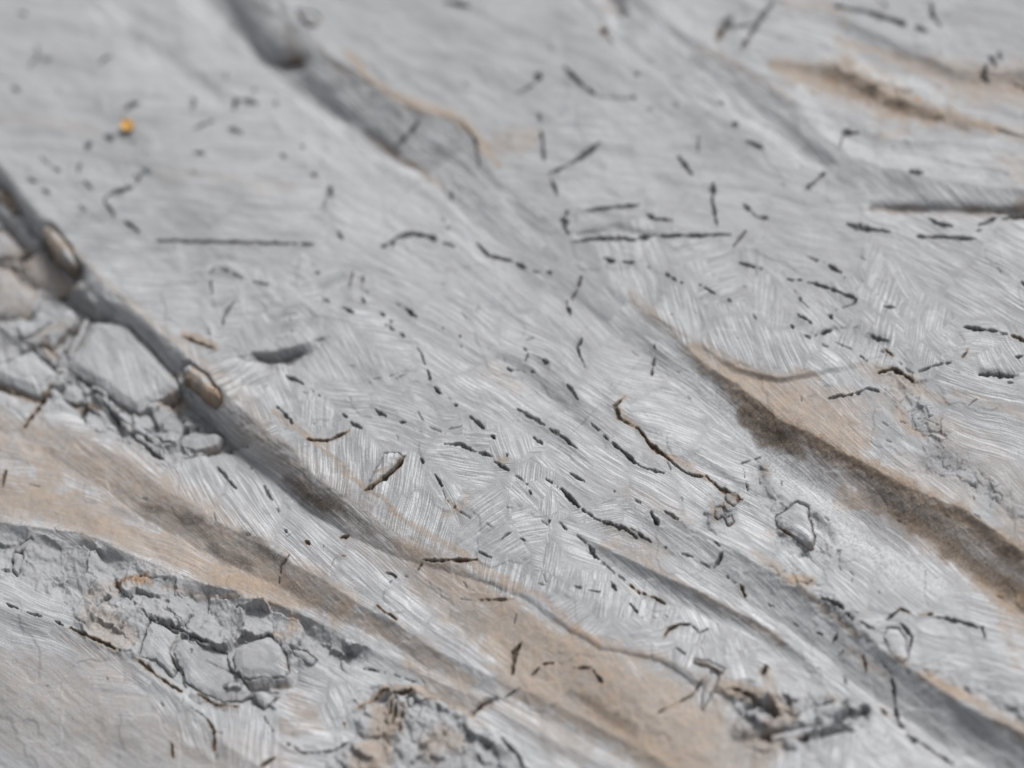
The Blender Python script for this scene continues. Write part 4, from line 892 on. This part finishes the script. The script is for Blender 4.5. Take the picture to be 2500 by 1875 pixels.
gu = grow(46, 1.095)
gt = grow(46, 1.095)
ua = np.concatenate([cu[0] - gu[::-1], cu, cu[-1] + gu])
va = np.concatenate([cv[0] - gt[::-1], cv, cv[-1] + gt])
sh = Sheet(ua, va)
hd, rough, dirt_shade, ch, _ = sh.detail()
fl = sh.flow(rough)
H = (sh.hbig + hd) * MM
A, Bc, Cc = channels(dirt_shade, ch, fl[3], fl)
co = np.stack([sh.x, sh.y, H], -1).reshape(-1, 3)
nr, nc = sh.U.shape


def side_of(name):
    ln = CREST[name]
    xs = np.array([p[0] for p in ln] + [6000])
    ys = np.array([p[1] for p in ln] + [ln[-1][1] + (6000 - ln[-1][0]) * .72])
    return sh.V > np.interp(sh.U, xs, ys)


reg = np.zeros((nr, nc), np.int32)
reg[side_of('far_groove') & (sh.U > 1100)] = 1
reg[side_of('middle_groove')] = 2
reg[side_of('lower_groove') & (sh.U > 1560) & side_of('middle_groove')] = 3
reg[side_of('left_groove')] = 4
reg[side_of('brown_flute')] = 5
reg[side_of('pale_ridge')] = 6
fidx = np.arange(nr * nc, dtype=np.int64).reshape(nr, nc)
quads = np.stack([fidx[1:, :-1], fidx[1:, 1:], fidx[:-1, 1:], fidx[:-1, :-1]], -1).reshape(-1, 4)
qreg = reg[:-1, :-1].ravel()
root = bpy.data.objects.new('rock_face', None)
scene.collection.objects.link(root)
root['kind'] = 'structure'
PARTS = ['blurred far ledge with tan stains at the upper right', 'shallow far trough of smooth grey rock', 'broad central ledge scratched with pale chevrons', 'dark ribbed groove at the lower right with tan crust on its lip',
         'deep straight groove at the left and the white ribbed strip below it', 'tan fluted band across the lower left', 'crumbled grey zone and smooth tan slope in the lower left corner']
NAMES = ['rock_ledge', 'rock_trough', 'rock_ledge', 'rock_groove', 'rock_groove', 'rock_flute', 'rock_slope']
for r in range(7):
    q = quads[qreg == r]
    if not len(q):
        continue
    used, inv = np.unique(q, return_inverse=True)
    me = make_mesh(NAMES[r], co[used], inv.reshape(-1, 4), (A[used], Bc[used], Cc[used]), ROCK)
    o = bpy.data.objects.new(NAMES[r], me)
    scene.collection.objects.link(o)
    o.parent = root
    o['kind'] = 'structure'
    o['label'] = PARTS[r]

# ------------------------------------------------------------------ loose stones, slabs and flakes
for k, (name, label, poly, rise, ew, tx, ty, kk) in enumerate(STONES):
    x0, y0 = min(p[0] for p in poly) - 4, min(p[1] for p in poly) - 4
    x1, y1 = max(p[0] for p in poly) + 4, max(p[1] for p in poly) + 4
    cxm, cym = (x0 + x1) / 2, (y0 + y1) / 2
    # the stone stands above the bed: find where its foot lies on the plane
    s0 = Sheet(np.arange(x0 - 60, x1 + 60, 8.0), np.arange(y0 - 60, y1 + 100, 8.0))
    hb = float(np.median(s0.big(np.array([[cxm]]), np.array([[cym]]))[0]))
    du, dv = float(np.median(s0.ku)) * (hb + rise * .5), float(np.median(s0.kv)) * (hb + rise * .5)
    st = Sheet(np.arange(x0 - du - 8, x1 - du + 8, STEP), np.arange(y0 - dv - 8, y1 - dv + 8, STEP))
    # follow the raised top, not the bed
    st.U = (st.u0 + st.ku * (hb + rise * .6)).astype(np.float32)
    st.V = (st.v0 + st.kv * (hb + rise * .6)).astype(np.float32)
    hd2, rg2, dt2, ch2, (j1, j2) = st.detail(skip_gap=True)
    u, v = st.U + j1, st.V + j2
    d, _, _, _, _ = near_poly(u, v, poly + [poly[0]])
    sg = np.where(inside(u, v, poly), d, -d)
    t = np.clip((sg + 1.5) / ew, 0, 1)
    dome = np.sqrt(np.clip(1 - (1 - t) ** 2, 0, 1))
    if name in ('rock_slab', 'rock_flake', 'rock_chip'):
        dome = np.clip(t * 1.5, 0, 1) ** .85          # angular broken edge
    zb = hb - 6
    base = hb + np.clip(hd2, -12, 6) * .12
    top = base + rise * (.55 + .45 * np.clip(sg / (ew * 2.5), 0, 1)) + tx * (st.U - cxm) + ty * (st.V - cym)
    fac = fbm(st.U + k * 31, st.V, 26, 3, 131, .6)
    top = top + kk * (1.6 * fac + 1.6 * np.abs(fbm(st.U, st.V + k * 17, 34, 2, 135)))
    zz = (zb - 6) + (top - zb + 6) * dome
    fl2 = st.flow(rg2 * .5)
    stria2 = fl2[3] * (.35 if name in ('boulder', 'wedged_stone', 'rock_chip') else 1.0) * sstep(.1, .9, t)
    # weathered edges
    ed = (1 - sstep(.2, 1.0, t)) * (fbm(st.U, st.V, 20, 2, 141) > -.25)
    ch2[0] = np.maximum(ch2[0], ed * .6)
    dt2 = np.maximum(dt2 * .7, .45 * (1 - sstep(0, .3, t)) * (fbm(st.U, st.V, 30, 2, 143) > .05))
    if name == 'wedged_stone':
        ch2[0] = np.maximum(ch2[0], .75 * (fbm(st.U, st.V, 30, 3, 151) > -.15))
        ch2[1] = np.maximum(ch2[1], .75 * sstep(-.1, .3, fbm(st.U, st.V, 24, 3, 153)) + .5 * (1 - sstep(.1, .8, t)))
    elif name == 'boulder':
        ch2[1] = np.maximum(ch2[1], .35 * sstep(-.2, .4, fbm(st.U, st.V, 40, 3, 155)))
    A2, B2, C2 = channels(dt2, ch2, stria2, fl2)
    n_r, n_c = st.U.shape
    keep = sg > -1.4
    kq = keep[:-1, :-1] & keep[1:, :-1] & keep[:-1, 1:] & keep[1:, 1:]
    ii = np.arange(n_r * n_c).reshape(n_r, n_c)
    q = np.stack([ii[1:, :-1], ii[1:, 1:], ii[:-1, 1:], ii[:-1, :-1]], -1)[kq]
    if not len(q):
        continue
    used, inv = np.unique(q, return_inverse=True)
    inv = inv.reshape(-1, 4)
    cs = np.stack([st.x, st.y, zz * MM], -1).reshape(-1, 3)[used]
    # closed body: underside plus a rim
    bot = cs.copy()
    bot[:, 2] = (zb - 12) * MM
    n = len(cs)
    ed_all = np.concatenate([inv[:, [0, 1]], inv[:, [1, 2]], inv[:, [2, 3]], inv[:, [3, 0]]])
    key = np.sort(ed_all, 1)
    key = key[:, 0] * n + key[:, 1]
    uq, first, cnt = np.unique(key, return_index=True, return_counts=True)
    be = ed_all[first[cnt == 1]]
    rim = np.stack([be[:, 1], be[:, 0], be[:, 0] + n, be[:, 1] + n], -1)
    allq = np.concatenate([inv, inv[:, ::-1] + n, rim])
    org = np.array([cs[:, 0].mean(), cs[:, 1].mean(), (zb - 12) * MM])
    pts3 = np.concatenate([cs, bot]) - org
    at = tuple(np.concatenate([X[used], X[used]]) for X in (A2, B2, C2))
    big_one = name in ('rock_slab', 'rock_flake') and (x1 - x0) > 60
    if big_one:
        tv = t.ravel()[used]
        isedge = tv[inv].mean(1) < .8
        groups = [('top_face', inv[~isedge]), ('broken_edge', np.concatenate([inv[isedge], inv[:, ::-1] + n, rim]))]
        o = bpy.data.objects.new(name, None)
        scene.collection.objects.link(o)
        for pn, qq in groups:
            us2, iv2 = np.unique(qq, return_inverse=True)
            pm_ = make_mesh(pn, pts3[us2], iv2.reshape(-1, 4), tuple(X[us2] for X in at), ROCK)
            po = bpy.data.objects.new(pn, pm_)
            po.parent = o
            scene.collection.objects.link(po)
    else:
        me = make_mesh(name, pts3, allq, at, ROCK)
        o = bpy.data.objects.new(name, me)
        scene.collection.objects.link(o)
    o.location = org
    o['label'] = label
    o['category'] = {'rock_slab': 'stone slab', 'boulder': 'boulder', 'wedged_stone': 'stone', 'rock_chip': 'stone chip', 'rock_sliver': 'stone sliver', 'rock_flake': 'stone flake'}[name]
    o['group'] = {'rock_slab': 'stone slabs in the broken hollow', 'boulder': 'boulders wedged in the grooves', 'wedged_stone': 'stones jammed in the left groove', 'rock_chip': 'loose stone chips',
                  'rock_sliver': 'leaning stone slivers', 'rock_flake': 'cracked flakes of the rock skin'}[name]

# ------------------------------------------------------------------ the orange leaf scrap
lm = bpy.data.materials.new('orange_leaf')
lm.use_nodes = True
ln_, ll = lm.node_tree.nodes, lm.node_tree.links
b = ln_['Principled BSDF']
nz = ln_.new('ShaderNodeTexNoise')
nz.inputs['Scale'].default_value = 300
rp = ln_.new('ShaderNodeValToRGB')
rp.color_ramp.elements[0].position = .35
rp.color_ramp.elements[1].position = .65
rp.color_ramp.elements[0].color = (.40, .20, .03, 1)
rp.color_ramp.elements[1].color = (.58, .33, .06, 1)
ll.new(nz.outputs[0], rp.inputs[0])
ll.new(rp.outputs[0], b.inputs['Base Color'])
b.inputs['Roughness'].default_value = .6
iu, iv = int(np.argmin(abs(ua - 313))), int(np.argmin(abs(va - 316)))
dd = (sh.U - 313) ** 2 + (sh.V - 316) ** 2
iv, iu = np.unravel_index(np.argmin(dd), dd.shape)
lc = np.array([sh.x[iv, iu], sh.y[iv, iu], H[iv, iu] + .004])
nv, nh = 9, 9
vs, fs = [], []
for side in (0, 1):
    for i in range(nv):
        for j in range(nh):
            a, c = i / (nv - 1) * 2 - 1, j / (nh - 1) * 2 - 1
            wdt = math.sqrt(max(0, 1 - a * a)) * (1 - .22 * a) * .0062 + .0004
            X, Y = a * .0088, c * wdt
            Z = .0022 * c * c + .0014 * a * a - side * .0005 + .0004 * math.sin(5 * a + 3 * c)
            an = math.radians(-42)
            vs.append((X * math.cos(an) - Y * math.sin(an), (X * math.sin(an) + Y * math.cos(an)) * 1.25, Z))
for side in (0, 1):
    for i in range(nv - 1):
        for j in range(nh - 1):
            q = [side * 81 + i * 9 + j, side * 81 + (i + 1) * 9 + j, side * 81 + (i + 1) * 9 + j + 1, side * 81 + i * 9 + j + 1]
            fs.append(q if side == 0 else q[::-1])
for i in range(nv - 1):
    for j, fl_ in ((0, 1), (8, 0)):
        q = [i * 9 + j, (i + 1) * 9 + j, 81 + (i + 1) * 9 + j, 81 + i * 9 + j]
        fs.append(q[::-1] if fl_ else q)
lme = bpy.data.meshes.new('leaf')
lme.from_pydata(vs, [], fs)
for p in lme.polygons:
    p.use_smooth = True
lme.materials.append(lm)
lo = bpy.data.objects.new('leaf', lme)
lo.location = lc
scene.collection.objects.link(lo)
lo['label'] = 'tiny bright orange scrap of leaf lying on the pale upper left ledge'
lo['category'] = 'leaf'
